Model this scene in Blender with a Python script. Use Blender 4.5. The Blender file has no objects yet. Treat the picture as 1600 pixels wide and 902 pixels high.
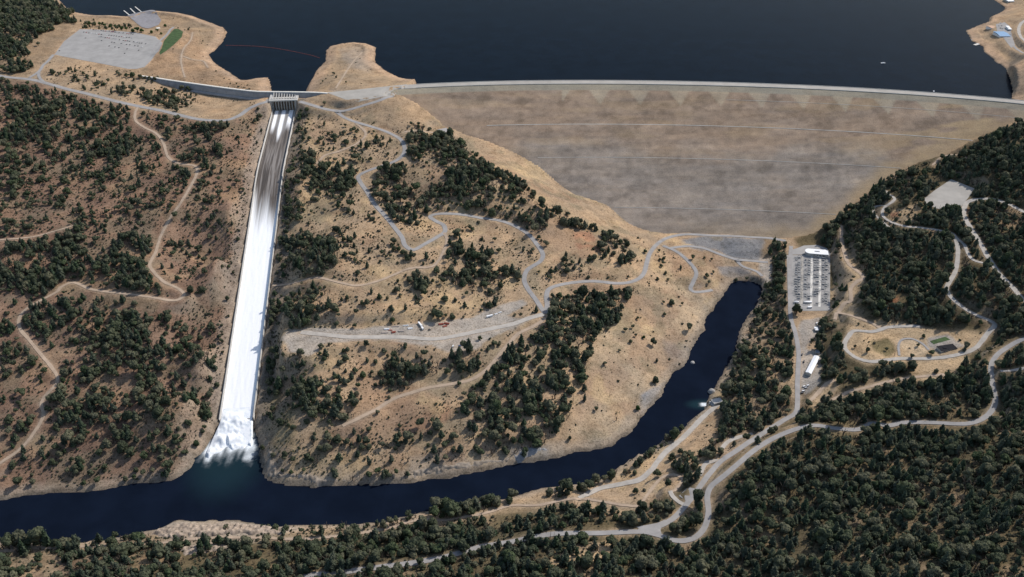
import bpy, bmesh, math, random
import numpy as np
random.seed(7); RNG = np.random.default_rng(11)
C = bpy.context.scene.collection
SC = bpy.context.scene

# ------------------------------------------------------------------ camera model (metres; camera above the origin, looking along +y)
H, TH, F = 1087.0, math.radians(33), 1430.0
LAKE, RIVER, CREST = 258.0, 70.0, 281.0
def ray(u, v):
    x = (np.asarray(u, float) - 800) / F; y = -(np.asarray(v, float) - 451) / F
    return np.stack([x, math.cos(TH) + y * math.sin(TH), -math.sin(TH) + y * math.cos(TH)], -1)
def unp(u, v, z):
    d = ray(u, v); t = (np.asarray(z, float) - H) / d[..., 2]
    return np.stack([d[..., 0] * t, d[..., 1] * t, np.zeros_like(t) + z], -1)
def proj(x, y, z):
    z = z - H
    dep = y * math.cos(TH) - z * math.sin(TH); up = y * math.sin(TH) + z * math.cos(TH)
    dep = np.maximum(dep, 1.0)
    return 800 + F * x / dep, 451 - F * up / dep, dep
def smooth(a, b, x):
    t = np.clip((x - a) / (b - a), 0, 1); return t * t * (3 - 2 * t)

# ------------------------------------------------------------------ noise
_perm = RNG.random((256, 256))
def vnoise(x, y, s, o=0):
    x = x / s + 37.3 * o; y = y / s + 91.7 * o
    xi = np.floor(x).astype(int); yi = np.floor(y).astype(int); fx = x - xi; fy = y - yi
    fx = fx * fx * (3 - 2 * fx); fy = fy * fy * (3 - 2 * fy)
    g = lambda a, b: _perm[a & 255, b & 255]
    return (g(xi, yi) * (1 - fx) + g(xi + 1, yi) * fx) * (1 - fy) + (g(xi, yi + 1) * (1 - fx) + g(xi + 1, yi + 1) * fx) * fy
def fbm(x, y, s, n=4, o=0):
    t = 0; a = 1; w = 0
    for i in range(n):
        t = t + a * vnoise(x, y, s / 2 ** i, o + i * 1.31); w += a; a *= .55
    return t / w

def inside(px, py, poly):
    r = np.zeros(px.shape, bool); n = len(poly); j = n - 1
    for i in range(n):
        xi, yi = poly[i][:2]; xj, yj = poly[j][:2]
        if yi != yj:
            r ^= ((yi > py) != (yj > py)) & (px < (xj - xi) * (py - yi) / (yj - yi) + xi)
        j = i
    return r
def polydist(px, py, poly, closed=True):
    d = np.full(px.shape, 1e9); n = len(poly)
    for i in range(n if closed else n - 1):
        ax, ay = poly[i][:2]; bx, by = poly[(i + 1) % n][:2]
        dx, dy = bx - ax, by - ay; L = dx * dx + dy * dy + 1e-9
        t = np.clip(((px - ax) * dx + (py - ay) * dy) / L, 0, 1)
        d = np.minimum(d, (px - ax - t * dx) ** 2 + (py - ay - t * dy) ** 2)
    return np.sqrt(d)
def sdist(px, py, poly):          # negative inside
    d = polydist(px, py, poly); return np.where(inside(px, py, poly), -d, d)

# ------------------------------------------------------------------ survey: shore lines, road lines, heights
LAKE_SHORE = [(60,-60),(85,-12),(93,0),(104,12),(118,21),(140,24),(175,24),(198,26),(206,22),(232,16.5),(245,17),(278,20),(301,25),(328,36),(348,43),(354,50),(348,65),(336,80),(326,85),(333,96),(351,110),(376,125),(386,125),(400,122),(419,121),(422.5,140),(427,157),(466,157),(479,146),(479,141),(486,125),(495,109),(508,96),(509,80),(514,73),(533,68),(553,66),(573,68),(588,74),(587,85),(585,98),(598,108),(620,119),(637,130),(645,133),(800,131),(1000,130),(1200,135),(1400,146),(1500,152),(1581,157),(1581,152),(1585,143),(1580,123),(1573,108),(1558,99),(1536,81),(1536,73),(1518,65),(1508,48),(1526,41),(1545,38),(1548,28),(1561,21),(1571,15),(1570,11),(1553,0),(1545,-12),(1600,-70),(1600,-185),(60,-185)]
RIVER_SHORE = [(-260,800),(0,780),(33,776),(85,771),(150,767),(175,761),(226,754),(271,750),(280,744),(298,730),(303,716),(316,705),(326,690),(340,672),(398,668),(405,690),(408,714),(411,744),(417,751),(445,755),(493,760),(538,760),(575,757),(625,754),(676,749),(726,741),(763,734),(800,727),(830,721),(858,714),(885,711),(908,705),(938,701),(960,693),(978,681),(985,675),(1000,652),(1020,630),(1035,615),(1040,600),(1053,580),(1073,567),(1079,550),(1086,535),(1099,517),(1102,500),(1113,487),(1118,476),(1128,464),(1136,451),(1138,444),(1151,439),(1173,439),(1191,445),(1192,452),(1186,472),(1174,490),(1161,507),(1153,527),(1151,552),(1136,577),(1123,597),(1111,612),(1108,627),(1098,642),(1076,662),(1064,673),(1053,678),(1033,692),(1015,709),(980,726),(963,736),(950,746),(913,757),(875,761),(845,763),(815,771),(786,779),(751,784),(701,790),(663,801),(600,817),(538,821),(475,824),(425,821),(400,819),(351,815),(313,815),(276,814),(251,825),(218,834),(175,842),(130,849),(100,850),(50,851),(0,852),(-260,888)]
CP = """-200 120 290 -200 400 230 -200 600 150 -200 735 95 1800 300 285 1800 600 230 1800 900 250 800 1100 170 300 1100 140 1300 1100 240 -200 1000 120 1800 100 300 -200 0 300
45 75 284 125 46 284 210 51 283 243 58 282 254 68 282 248 83 281 226 105 280 200 107 280 175 103 281 85 86 283 150 75 282.5 100 65 283.5
5 120 280 45 124 279 85 134 277 125 144 275 175 157 272 213 165 270 276 179 267 313 187 265 351 188 264 371 182 265 400 163 272 420 158 276 472 158 276 483 163 272 505 170 266 525 174 263 543 172 265 575 163 271 613 150 280 640 137 281
513 147 279 560 150 280.5 640 134 281 218 121 276 265 129 268 300 138 264 336 150 261 375 156 261 400 156 262 280 160 265 200 140 273 336 165 262 375 168 263
250 110 279 290 115 275 330 125 270 375 132 266 300 60 271 330 60 265 340 110 266 290 90 274 310 80 269 270 60 277 560 100 269 520 135 276 570 125 277 545 75 263 600 122 272 500 125 267 405 132 265
232 18 258 222 43 270 60 30 285 30 60 288 0 20 300 110 20 262 60 95 284 180 112 279 150 30 264 180 35 266
1560 50 268 1590 60 285 1590 20 284 1575 105 268 1600 130 283 1585 158 281 1545 70 263 1600 90 290 1620 20 295
20 200 261 100 200 258 250 250 243 350 250 246 50 300 236 150 320 229 300 320 221 370 330 224 40 400 206 150 400 197 241 410 188 340 400 200 95 449 178 286 460 174 31 500 165 150 500 160 250 540 150 320 540 157 75 567 143 20 620 126 88 590 137 200 620 123 290 620 125 65 650 116 0 724 96 100 700 97 200 700 93 275 690 95 150 740 80 30 752 79 270 732 79 380 240 248 20 760 77 220 742 77
436 230 0 
540 185 258 588 200 250 625 218 242 632 238 235 570 269 222 560 275 219 585 319 207 615 354 195 643 391 184 696 361 182 676 337 186 751 341 180 800 350 171 838 381 161 846 405 155 822 440 147 850 490 134 888 443 131 925 440 127 963 443 124 993 439 121 1010 411 114 1028 381 105 1046 371 101 1071 367 98 1113 369 96 1163 370 95 1225 376 94
1058 394 100 1088 426 93 1083 442 89 1113 454 79 1101 389 94 1151 406 88 1181 424 82 1191 434 77 1130 420 86 1050 440 98
450 530 151 500 540 149 550 527 147 625 527 145 700 535 142 751 517 141 800 485 140 720 545 140
535 666 111 588 640 116 638 615 120 701 601 121 751 585 123 786 547 128 820 515 131
950 600 92 1000 540 95 1050 470 97 1080 500 84 1020 600 82 900 670 86 850 695 82 800 700 84 700 720 84 600 730 84 500 735 84 450 740 80 430 690 96 600 690 98 700 680 100 800 650 102 880 600 104 930 520 112 990 480 108 1040 540 82 960 660 79 600 640 112 760 640 106 850 560 118
450 620 120 440 560 142 445 500 162 470 400 194 480 300 222 500 230 244 480 195 250 520 300 217 510 440 180 600 420 178 700 430 166 760 440 155 560 480 167 660 480 156 740 470 148 620 570 128 500 600 130 560 610 122
660 300 206 690 250 232 650 205 247 740 290 215 800 310 198 850 345 176 900 370 152 950 390 132 740 380 172 790 410 158 900 410 142 870 500 132 920 470 122 570 235 240 520 200 252 510 260 232
15 860 81 100 857 81 240 850 83 398 841 85 525 838 82 613 825 82 738 806 82 843 790 82 900 780 83 975 790 89 1010 776 90 1061 745 92 330 832 80 1000 749 80 1041 706 79 1083 667 78 1121 634 77 1150 600 83
485 900 118 575 890 118 651 879 117 751 856 116 838 840 115 938 833 113 1000 831 113 1051 844 114 1088 839 115 1107 801 117 1111 761 119 1158 721 121 1200 691 123 1250 669 126 1308 670 130 1363 662 134 1451 661 141 1526 659 147 1556 627 151 1548 577 155 1571 545 158 1598 532 161
1051 811 109 1088 769 106 1126 722 102 1176 688 99 1225 657 96 1246 602 94 1243 522 93 1234 452 92 1235 399 92 1297 385 93 1297 485 93 1265 435 92.5 1276 565 95 1276 513 95 1075 770 104 1000 700 82 1110 690 92 1150 640 90
1200 480 82 1190 520 86 1170 570 88 1210 560 92 1205 430 88 1175 610 88
1313 390 110 1325 411 120 1325 455 120 1320 475 116 1340 500 122 1413 510 135 1340 560 124 1413 557 129 1480 540 137 1543 522 147 1300 600 114 1400 610 129 1500 620 142 1388 597 128 1310 530 115 1325 560 119 1463 560 134 1501 553 139 1533 535 144
1481 450 168 1493 406 175 1440 440 153 1400 420 149 1380 380 150 1438 356 172 1380 330 165 1395 305 178 1485 305 189 1463 326 187 1513 316 190 1516 356 188 1546 406 186 1575 440 184 1600 470 182 1598 331 206 1551 311 199 1540 260 226 1600 215 252 1600 400 198 1340 350 140 1350 420 134 1550 470 172 1600 500 174 1506 482 158 1548 502 152
1600 600 178 1600 700 190 1600 800 202 1600 900 214 1400 750 152 1300 850 160 1450 880 184 1200 780 132 1150 880 136 1000 890 128 800 900 124 300 895 106 100 900 102 650 840 98 950 810 100 1500 760 172 1300 720 140"""
CHA, CHB = np.array([-546., 2077.]), np.array([-454., 1146.])
CHL = float(np.hypot(*(CHB - CHA))); CHD = (CHB - CHA) / CHL; CHN = np.array([-CHD[1], CHD[0]])   # CHN points to the picture's right side
def chute_z(d):
    k = (231 - 81) / (CHL - 300.)
    a = 248 - .0567 * d; b = 231 - k * (d - 300)
    w = smooth(240, 380, d); return a * (1 - w) + b * w - 6.5 * w * (1 - w)
def chute_dl(x, y):
    dx, dy = x - CHA[0], y - CHA[1]
    return dx * CHD[0] + dy * CHD[1], dx * CHN[0] + dy * CHN[1]

# dam: crest line y(x), downstream face falling 1 in 2.2
_cx = np.array([-287, -234, -158, 0, 317, 474, 628, 817, 1001, 1201.]); _cy = np.array([2140, 2153, 2164, 2171, 2175, 2169, 2156, 2130, 2096, 2045.])
_cf = np.polyfit(_cx, _cy, 4)
def crest_y(x): return np.polyval(_cf, np.clip(x, -330, 1450))
def dam_z(x, y):
    q = crest_y(x) - y
    return np.where(q > 13, CREST - (q - 13) / 2.17, np.where(q < -13, CREST + (q + 13) / 2.4, CREST))
def hit_dam(u, v):
    d = ray(u, v); t = np.full(np.shape(u), 1500.)
    for _ in range(60):
        p = d * t[..., None]; t = t + np.clip((H + p[..., 2] - dam_z(p[..., 0], p[..., 1])) * 1.2, -200, 200)
    p = d * t[..., None]; p[..., 2] += H; return p
GROIN = [(613,152),(650,172),(700,200),(763,222),(815,243),(850,264),(875,289),(900,309),(950,322),(970,339),(985,351),(1013,361),(1050,366),(1110,367),(1165,369),(1225,374),(1270,366),(1300,345),(1330,322),(1360,300),(1400,268),(1440,252),(1480,240),(1540,215),(1600,188),(1660,166)]
_gp = np.array(GROIN, float); GW = hit_dam(_gp[:, 0], _gp[:, 1])
DAM_POLY = [tuple(p[:2]) for p in GW] + [(x, float(crest_y(np.array(x)))) for x in (1330,)] + [(x, float(crest_y(np.array(float(x)))) + 90) for x in (1300, 1000, 700, 300, 0, -200, -240)] + [(-262, 2150)]

cp = [float(q) for q in CP.split()]; cp = np.array(cp).reshape(-1, 3); cp = cp[cp[:, 2] > 0]
PW = unp(cp[:, 0], cp[:, 1], cp[:, 2])
ex = [PW]
for u, v in LAKE_SHORE[::3]: ex.append(unp(u, v, LAKE)[None])
for u, v in RIVER_SHORE[::3]: ex.append(unp(u, v, RIVER + 1)[None])
ex.append(GW[::2] + np.array([0, -4., 1.]))
for d in np.linspace(60, 900, 9):
    for s, h in ((-75, 10), (75, 14 if d < 700 else 8)):
        p = CHA + CHD * d + CHN * s; ex.append(np.array([[p[0], p[1], float(chute_z(np.array(d))) + h]]))
for x, y, z in [(-1900,2600,300),(-2300,1800,270),(-2300,1000,160),(-2000,400,170),(0,200,230),(1500,300,320),(2300,900,300),(2300,1700,330),(2300,2400,330),(0,4100,330),(-1500,4100,340),(1500,4100,350),(1900,2800,300),(0,2700,150),(800,2600,150),(300,2400,170),(-300,2700,190)]:
    ex.append(np.array([[x, y, z]], float))
PW = np.concatenate(ex)
# thin-plate spline through the survey points
def _tps(r2): return r2 * np.log(r2 + 1e-12)
_S = 1000.0
_X = PW[:, :2] / _S; _n = len(_X)
_K = _tps(((_X[:, None] - _X[None]) ** 2).sum(-1)) + np.eye(_n) * 4e-5
_P = np.concatenate([np.ones((_n, 1)), _X], 1)
_A = np.zeros((_n + 3, _n + 3)); _A[:_n, :_n] = _K; _A[:_n, _n:] = _P; _A[_n:, :_n] = _P.T
_w = np.linalg.solve(_A, np.concatenate([PW[:, 2], np.zeros(3)]))
def tps(x, y):
    q = np.stack([x, y], -1).reshape(-1, 2) / _S; out = np.empty(len(q))
    for i in range(0, len(q), 20000):
        b = q[i:i + 20000]
        r2 = (b[:, 0:1] - _X[:, 0]) ** 2 + (b[:, 1:2] - _X[:, 1]) ** 2
        out[i:i + 20000] = _tps(r2) @ _w[:_n] + _w[_n] + b @ _w[_n + 1:]
    return out.reshape(np.shape(x))

def axis(lo, a, b, hi, f, c):
    return np.concatenate([np.arange(lo, a, c), np.arange(a, b, f), np.arange(b, hi + c, c)]).astype(float)
XS = axis(-2500, -1720, 1720, 2500, 5.0, 26); YS = axis(250, 720, 3010, 4150, 5.0, 26)
NX, NY = len(XS), len(YS)
# smooth spline on a coarse lattice, then interpolated
_xc = np.arange(-2520, 2560, 16.); _yc = np.arange(230, 4200, 16.)
_ZC = tps(*np.meshgrid(_xc, _yc))
def lattice(Z, xs, ys, x, y):
    fx = np.clip(np.interp(x, xs, np.arange(len(xs))), 0, len(xs) - 1.001); fy = np.clip(np.interp(y, ys, np.arange(len(ys))), 0, len(ys) - 1.001)
    i = fx.astype(int); j = fy.astype(int); fx = fx - i; fy = fy - j
    return (Z[j, i] * (1 - fx) + Z[j, i + 1] * fx) * (1 - fy) + (Z[j + 1, i] * (1 - fx) + Z[j + 1, i + 1] * fx) * fy
GX, GY = np.meshgrid(XS, YS)
Z = lattice(_ZC, _xc, _yc, GX, GY)
Z += (fbm(GX, GY, 150, 5) - .5) * 13 * smooth(0, 60, np.abs(Z - RIVER))
LAKE_POLY = [tuple(unp(u, v, LAKE)[:2]) for u, v in LAKE_SHORE]
RIVER_POLY = [tuple(unp(u, v, RIVER)[:2]) for u, v in RIVER_SHORE]
def water_pass():
    global Z
    jag = (fbm(GX, GY, 30, 3, 5) - .5) * 9
    Z = np.where(DL < 0, np.minimum(Z, LAKE - np.minimum(-DL * .3, 40) - .3), np.where((DL < 34) & (DD > -60), np.maximum(Z, LAKE + np.minimum(np.maximum(DL + jag * .5, .3) * .22, 6)), Z))
    Z = np.where(DR < 0, np.minimum(Z, RIVER - np.minimum(-DR * .4, 12) - .3), np.where(DR < 120, np.maximum(Z, RIVER + np.minimum(np.maximum(DR + jag, .4) * .5, 5)), Z))
DL = sdist(GX, GY, LAKE_POLY); DR = sdist(GX, GY, RIVER_POLY) + (fbm(GX, GY, 28, 4, 15) - .5) * 11
# keep the far shore of the lake a real hill
DD = sdist(GX, GY, DAM_POLY)
CD, CLAT = chute_dl(GX, GY)
def dam_pass():
    global Z
    zd = dam_z(GX, GY)
    Z = np.where(DD < 0, np.minimum(Z, zd - 1.2 - np.minimum(-DD * .25, 40)), np.where((DD < 60) & (GY < crest_y(GX) + 5) & (GX > -300), np.maximum(Z, zd + np.minimum(.3 + DD * .06, 3)), Z))
def chute_pass():
    global Z
    m = (CD > -12) & (CD < CHL + 4); f = chute_z(np.clip(CD, 0, CHL)); al = np.abs(CLAT)
    w = smooth(40, 72, al) ; edge = f + 5.5 + 21 * smooth(70, 8, CD)
    Z = np.where(m & (al < 75), np.where(al < 30.5, f - 3, edge * (1 - w) + Z * w), Z)
    Z = np.where((CD > -46) & (CD <= 6) & (al < 28.5), np.minimum(Z, 243), Z)
    # the stilling notch below the chute
    m2 = (CD >= CHL + 4) & (CD < CHL + 60) & (al < 27)
    Z = np.where(m2, np.minimum(Z, RIVER - 4), Z)
water_pass(); dam_pass(); chute_pass()
# ------------------------------------------------------------------ picking points on the ground
def ground(x, y): return lattice(Z, XS, YS, np.asarray(x, float), np.asarray(y, float))
def hit(u, v):
    d = ray(u, v); t = np.full(np.shape(np.asarray(u, float)), 700.); done = np.zeros(np.shape(t), bool)
    for _ in range(900):
        p = d * t[..., None]; h = H + p[..., 2] - ground(p[..., 0], p[..., 1])
        done |= h <= 0
        if done.all(): break
        t = np.where(done, t, t + np.maximum(h * .5, 1.5))
    lo, hi = t - 8, t
    for _ in range(12):
        m = (lo + hi) / 2; p = d * m[..., None]; b = H + p[..., 2] > ground(p[..., 0], p[..., 1])
        lo = np.where(b, m, lo); hi = np.where(b, hi, m)
    p = d * hi[..., None]; p[..., 2] += H; return p
def at(u, v):
    p = hit(np.array([u], float), np.array([v], float))[0]; return p
def hits(pts):
    a = np.array(pts, float); return hit(a[:, 0], a[:, 1])

ROADS = {}   # name: (kind, width, z lift, points)
def R(name, mat, w, pts): ROADS.setdefault(name, []).append((mat, w, pts))
R('hillside_road','asphalt',12,[(-40,112),(5,120),(45,124),(85,134),(125,144),(175,157),(213,165.5),(251,173),(276,179),(313,187),(351,188.5),(371,182),(386,173),(402,163),(414,160),(424,158.5)])
R('abutment_road','asphalt',12,[(468,158.5),(483,163),(505,170),(525,173.5),(543,173),(575,163),(600,154),(625,146)])
R('canyon_road','asphalt',9,[(525,174),(540,185),(563,193),(588,200.5),(608,208),(625.5,218),(632,230),(631,240),(620,251),(595,260),(570,269),(560,276),(563,285),(573,299),(585,319),(600,336),(615,354),(628,371),(633,384),(646,391),(663,382),(683,371),(695,362),(693,352.5),(681,346),(672,339),(680,335),(701,334),(726,336),(751,341),(782,345),(805,354),(825,366),(838,381),(848,397),(844,409),(825,421),(819,436.5),(825,452),(838,470),(852,490)])
R('canyon_road','asphalt',9,[(852,490),(855,477),(854,462),(860,450),(888,443),(925,440),(963,443),(990,440),(1005,429),(1010.5,411.5),(1015.5,396),(1028,381),(1046,371),(1071,366.5),(1113,368.5),(1163,370),(1198,372),(1228,377)])
R('bank_road','asphalt',8,[(1036,384),(1058,394),(1078,411),(1088,426.5),(1083,441.5),(1079,451),(1088,457),(1113,454)])
R('toe_road','asphalt',8,[(1046,388),(1076,385),(1101,389),(1126,398),(1151,406),(1176,408),(1200,410)])
R('toe_road','asphalt',7,[(1151,406),(1160,417),(1181,424),(1191,432)])
R('grove_track','dirt',5,[(425,447),(463,441.5),(493,433),(520,439),(555,446.5),(585,441.5),(615,430),(643,419),(671,418),(683,411),(693,394),(698,376),(694,364)])
R('knoll_track','dirt',5,[(495,257),(508,243),(530,237),(557,225),(571,213),(568,203),(556,193)])
R('terrace_road','gravel',10,[(470,519),(505,523),(550,527),(625,527),(676,530),(713,525),(751,517),(800,507),(825,498),(850,491)])
R('meadow_track','dirt',6.5,[(535,666),(563,652.5),(588,640),(613,625),(638,615),(671,606),(701,601),(733,595),(751,585),(771,567),(786,547),(798,535),(810,521),(838,508),(852,497)])
R('hill_track','dirt',5.2,[(215,168),(211,178),(213,190),(228,200.5),(246,210.5),(256,226),(263,246),(280,256),(304,259),(308,269),(301,286),(283,316),(266,341),(251,371),(243,396),(234,413),(241,426.5),(258,441.5),(276,449),(286,457),(286,466),(271,471),(225.5,463),(175,457),(140,452),(115,441),(95,449),(88,457),(50,477),(33,492),(31,512),(50,537),(75,567),(88,585),(88,600),(70,620),(65,632.5),(68,650),(55,674),(33,701),(0,724),(-30,742)])
R('hill_footpath','dirt',3,[(0,375),(50,371),(88,361),(118,352)])
R('river_trail','dirt',4,[(-40,864),(15,860.5),(60,856.5),(100,856),(138,854),(240,850),(276,845),(330,841),(398,840),(468,843),(525,838),(590,829),(613,824),(651,814),(696,812.6),(738,806),(763,801),(798,791),(843,789),(900,779),(938,784),(975,790),(998,789),(1010,776),(1025,756),(1038,746),(1051,743),(1062,745),(1066,752),(1056,764),(1047,770)])
R('shore_road','gravel',8,[(905,778),(938,764),(975,756),(1000,749),(1018,734),(1028,721),(1041,706),(1063,688.5),(1083,668),(1101,650),(1122,632)])
R('highway','asphalt',8,[(440,915),(485,900),(520,896.5),(575,889),(651,879),(701,869),(751,855),(800,847),(838,839),(875,834),(938,833),(1000,831.5),(1026,836),(1051,844),(1071,845),(1088,839),(1101,824),(1107,801),(1105,778),(1111,761),(1131,744),(1158,721),(1176,706),(1200,690),(1225,678),(1250,669),(1275,665.5),(1308,670),(1340,671),(1363,662.5),(1388,665),(1413,661),(1451,661),(1501,662.5),(1526,659),(1546,646),(1555,627),(1551,602),(1548,577),(1554,560),(1571,545),(1598,532),(1660,512)])
R('powerhouse_road','asphalt',8,[(998,830),(1026,824),(1051,811),(1068,794),(1088,769),(1108,741),(1126,722),(1151,704),(1176,688.5),(1200,672),(1225,657.5),(1243,645),(1246,627),(1246,602),(1247,577),(1248,552),(1243,522),(1235,497),(1234,452),(1234,414),(1235,399),(1236,385)])
R('pullout_spur','gravel',6,[(1070,790),(1060,783),(1051,775),(1047,769)])
R('siding','gravel',6,[(1093,742),(1101,727),(1112,722),(1123,719)])
R('siding','gravel',6,[(1128,701),(1138,690),(1155,684),(1176,678)])
R('forest_road','gravel',9,[(1660,352),(1598,331),(1576,319),(1551,311.5),(1531,311.5),(1513,316),(1506,326),(1507,339),(1516,356),(1526,371),(1536,389),(1546,406),(1558,424),(1571,439),(1585,452),(1600,470),(1640,490)])
R('forest_road','gravel',6,[(1548,413),(1523,408),(1513,398),(1506,381),(1496,374),(1486,364),(1466,360),(1438,356),(1413,354),(1390,346),(1379,337),(1381,326),(1393,316),(1398,309),(1388,304),(1383,299)])
R('forest_road','gravel',4,[(1388,320),(1374,322),(1365,327),(1366,334),(1375,344),(1390,356)])
R('forest_road','gravel',7.5,[(1489,366),(1496,386),(1496,406),(1492,426.5),(1480,447),(1481,457),(1488,467),(1506,482),(1528,494.6),(1548,502),(1554,508),(1543,522),(1533,535),(1523,545),(1501,553.5),(1463,560),(1413,561),(1380,563.5),(1360,565),(1340,560),(1324,550),(1319,540),(1325,527),(1335,518),(1363,518),(1388,512),(1413,510),(1438,510)])
R('quarry_track','dirt',6,[(1375,513),(1363,505),(1340,497),(1310,490),(1304,500)])
R('quarry_track','dirt',7,[(1310,489),(1320,474.6),(1330,467),(1329,452),(1340,440),(1349,433),(1340,424),(1325,411.5),(1318,391),(1315,371),(1314,352)])
R('pond_path','asphalt',4,[(1405,556),(1404,540),(1410,531),(1425,530),(1441,537),(1451,547)])
R('slope_track','dirt',6,[(1262,630),(1275,618),(1290,603),(1305,592)])
R('slope_track','dirt',5,[(1300,626),(1328,612),(1350,607),(1388,597),(1425,590),(1476,585)])
R('spur_road','gravel',5,[(1562,583),(1580,580),(1600,575),(1640,570)])
R('park_path','dirt',3.5,[(301,51),(298,63),(286,78),(283,93),(285,108),(289,122)])
R('park_path','dirt',3.5,[(285,88),(300,93),(318,97),(325,106)])
R('park_drive','asphalt',7,[(271,43),(262,53),(251,63),(243,73),(238,82)])
R('park_drive','asphalt',8,[(84,86),(76,95),(68,102),(61,112),(46,122)])
R('park_drive','asphalt',7,[(61,112),(61,120),(68,128),(82,134)])
R('peninsula_track','dirt',3.5,[(525,138),(535,122),(545,107),(556,92),(566,82)])
R('marina_road','asphalt',7,[(1576,58),(1585,74),(1600,84),(1640,100)])
R('marina_road','gravel',8,[(1640,20),(1602,32),(1592,44),(1595,58),(1604,66)])
R('upper_track','dirt',4,[(1457,259),(1470,247),(1488,242),(1505,244),(1514,252)])
R('lot_track','dirt',6,[(690,207),(672,206),(655,204),(632,207)])

FLATS = {  # level pads: name -> (picture outline, material)
 'parking_lot': ([(125,46),(160,47),(210,51),(243,57.6),(254,68),(248,83),(226,105),(214,108),(200,108),(175,103),(85,86),(100,65)],'lot'),
 'boat_ramp': ([(198,25.5),(232,16.5),(245,20),(252,32),(247,40),(232,45),(222,43)],'concrete_ramp'),
 'lawn': ([(256,65),(264,55),(273,44.5),(279,45.5),(286,50),(284,58),(272,70),(258,81),(250,86),(249,82),(253,75)],'lawn'),
 'switchyard_pavement': ([(1229,399),(1297,399),(1297,486),(1240,486),(1231,470)],'lot'),
 'powerhouse_forecourt': ([(1236,391),(1246,388),(1256,384),(1276,383),(1292,388),(1298,398),(1236,398)],'lot'),
 'overlook_lot': ([(1444,311),(1460,298),(1486,280.5),(1523,295),(1512,311),(1499,326),(1486,330),(1463,326),(1447,319)],'paleLot'),
 'gravel_terrace': ([(440,527),(452,516),(480,513),(560,514),(620,509),(680,504),(735,497),(790,474),(815,468),(822,476),(790,494),(815,497),(848,492),(790,517),(762,530),(745,545),(700,550),(672,540),(600,531),(545,533),(505,537),(485,556),(455,550)],'gravelSoft'),
 'pullout': ([(1061,774),(1073,762),(1089,765),(1083,778),(1071,783)],'asphalt'),
 'crest_plaza': ([(510,145),(560,140),(612,134.5),(640,131.5),(652,134),(650,139),(618,147),(590,152),(560,156.5),(540,156),(524,150)],'paleLot'),
 'marina_lot': ([(1556,38),(1570,35),(1578,42),(1579,50),(1586,70),(1580,76),(1568,60),(1558,50)],'asphalt'),
 'bank_turnaround': ([(683,203),(697,200),(702,203),(697,208),(684,208)],'asphalt'),
 'equipment_yard': ([(1247,512),(1252,500),(1281,497),(1283,520),(1268,530),(1258,545),(1284,553),(1280,600),(1262,615),(1252,612)],'gravelSoft'),
 'pond_apron': ([(1451,529),(1482,523),(1505,541),(1470,551),(1452,540)],'gravelSoft'),
 'junction_apron': ([(994,824),(1026,818),(1040,812),(1032,828),(1034,838),(1020,838)],'asphalt'),
 'field_lawn': ([(1453,533),(1477,526.5),(1485,531),(1459,538)],'lawn'),
 'toe_apron': ([(1186,404),(1205,404),(1205,446),(1194,440),(1188,424)],'gravelSoft'),
}
BLOCK = np.full(Z.shape, 1e3)      # distance to the nearest built surface edge
def window(x, y, r):
    i0, i1 = np.searchsorted(XS, [x - r, x + r]); j0, j1 = np.searchsorted(YS, [y - r, y + r]); return slice(j0, j1), slice(i0, i1)
ROADW = []
def resample(P, step):
    P = np.asarray(P); # Catmull-Rom, then an even step
    Q = np.concatenate([[2 * P[0] - P[1]], P, [2 * P[-1] - P[-2]]]); out = []
    for i in range(1, len(Q) - 2):
        t = np.linspace(0, 1, 12, endpoint=False)[:, None]; a, b, c, d = Q[i - 1], Q[i], Q[i + 1], Q[i + 2]
        out.append(.5 * (2 * b + (c - a) * t + (2 * a - 5 * b + 4 * c - d) * t ** 2 + (3 * b - a - 3 * c + d) * t ** 3))
    out = np.concatenate(out + [P[-1:]]); s = np.concatenate([[0], np.cumsum(np.hypot(*np.diff(out[:, :2], axis=0).T))])
    m = max(2, int(s[-1] / step)); q = np.linspace(0, s[-1], m)
    return np.stack([np.interp(q, s, out[:, k]) for k in range(3)], 1)
def sm1(z, n):
    k = np.ones(2 * n + 1) / (2 * n + 1); return np.convolve(np.pad(z, n, mode='edge'), k, 'valid')
# pads first
FLATW = {}
for nm, (po, mt) in FLATS.items():
    P = hits(po)
    if nm == 'boat_ramp':
        FLATW[nm] = (P, mt); BLOCK = np.minimum(BLOCK, sdist(GX, GY, [tuple(p[:2]) for p in P])); continue
    A = np.c_[P[:, :2] - P[:, :2].mean(0), np.ones(len(P))]; co, *_ = np.linalg.lstsq(A, P[:, 2], rcond=None)
    lim = {'parking_lot': .02, 'switchyard_pavement': .0, 'crest_plaza': .0, 'lawn': .05}.get(nm, .06)
    g = np.hypot(*co[:2]); co[:2] *= min(1, lim / max(g, 1e-6)); z0 = float(np.median(P[:, 2])); c0 = P[:, :2].mean(0)
    if nm == 'crest_plaza': z0 = 280.2
    zf = lambda x, y, co=co, z0=z0, c0=c0: z0 + co[0] * (x - c0[0]) + co[1] * (y - c0[1])
    t = P.copy()
    # re-project the outline on the level pad so that it stays where it is seen
    for _ in range(6):
        q = unp(np.array(po, float)[:, 0], np.array(po, float)[:, 1], zf(t[:, 0], t[:, 1])); t = q
    sd = sdist(GX, GY, [tuple(p[:2]) for p in t]); w = 1 - smooth(3, 26, sd)
    Z = Z * (1 - w) + zf(GX, GY) * w
    if mt != 'gravelSoft': BLOCK = np.minimum(BLOCK, sd)
    else: BLOCK = np.minimum(BLOCK, np.maximum(sd, -2) + 3)
    FLATW[nm] = (t, mt); FLATS[nm] = (po, mt, sd)
water_pass(); dam_pass(); chute_pass()
bd = np.full(Z.shape, 1e3); bz = np.zeros(Z.shape)
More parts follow.
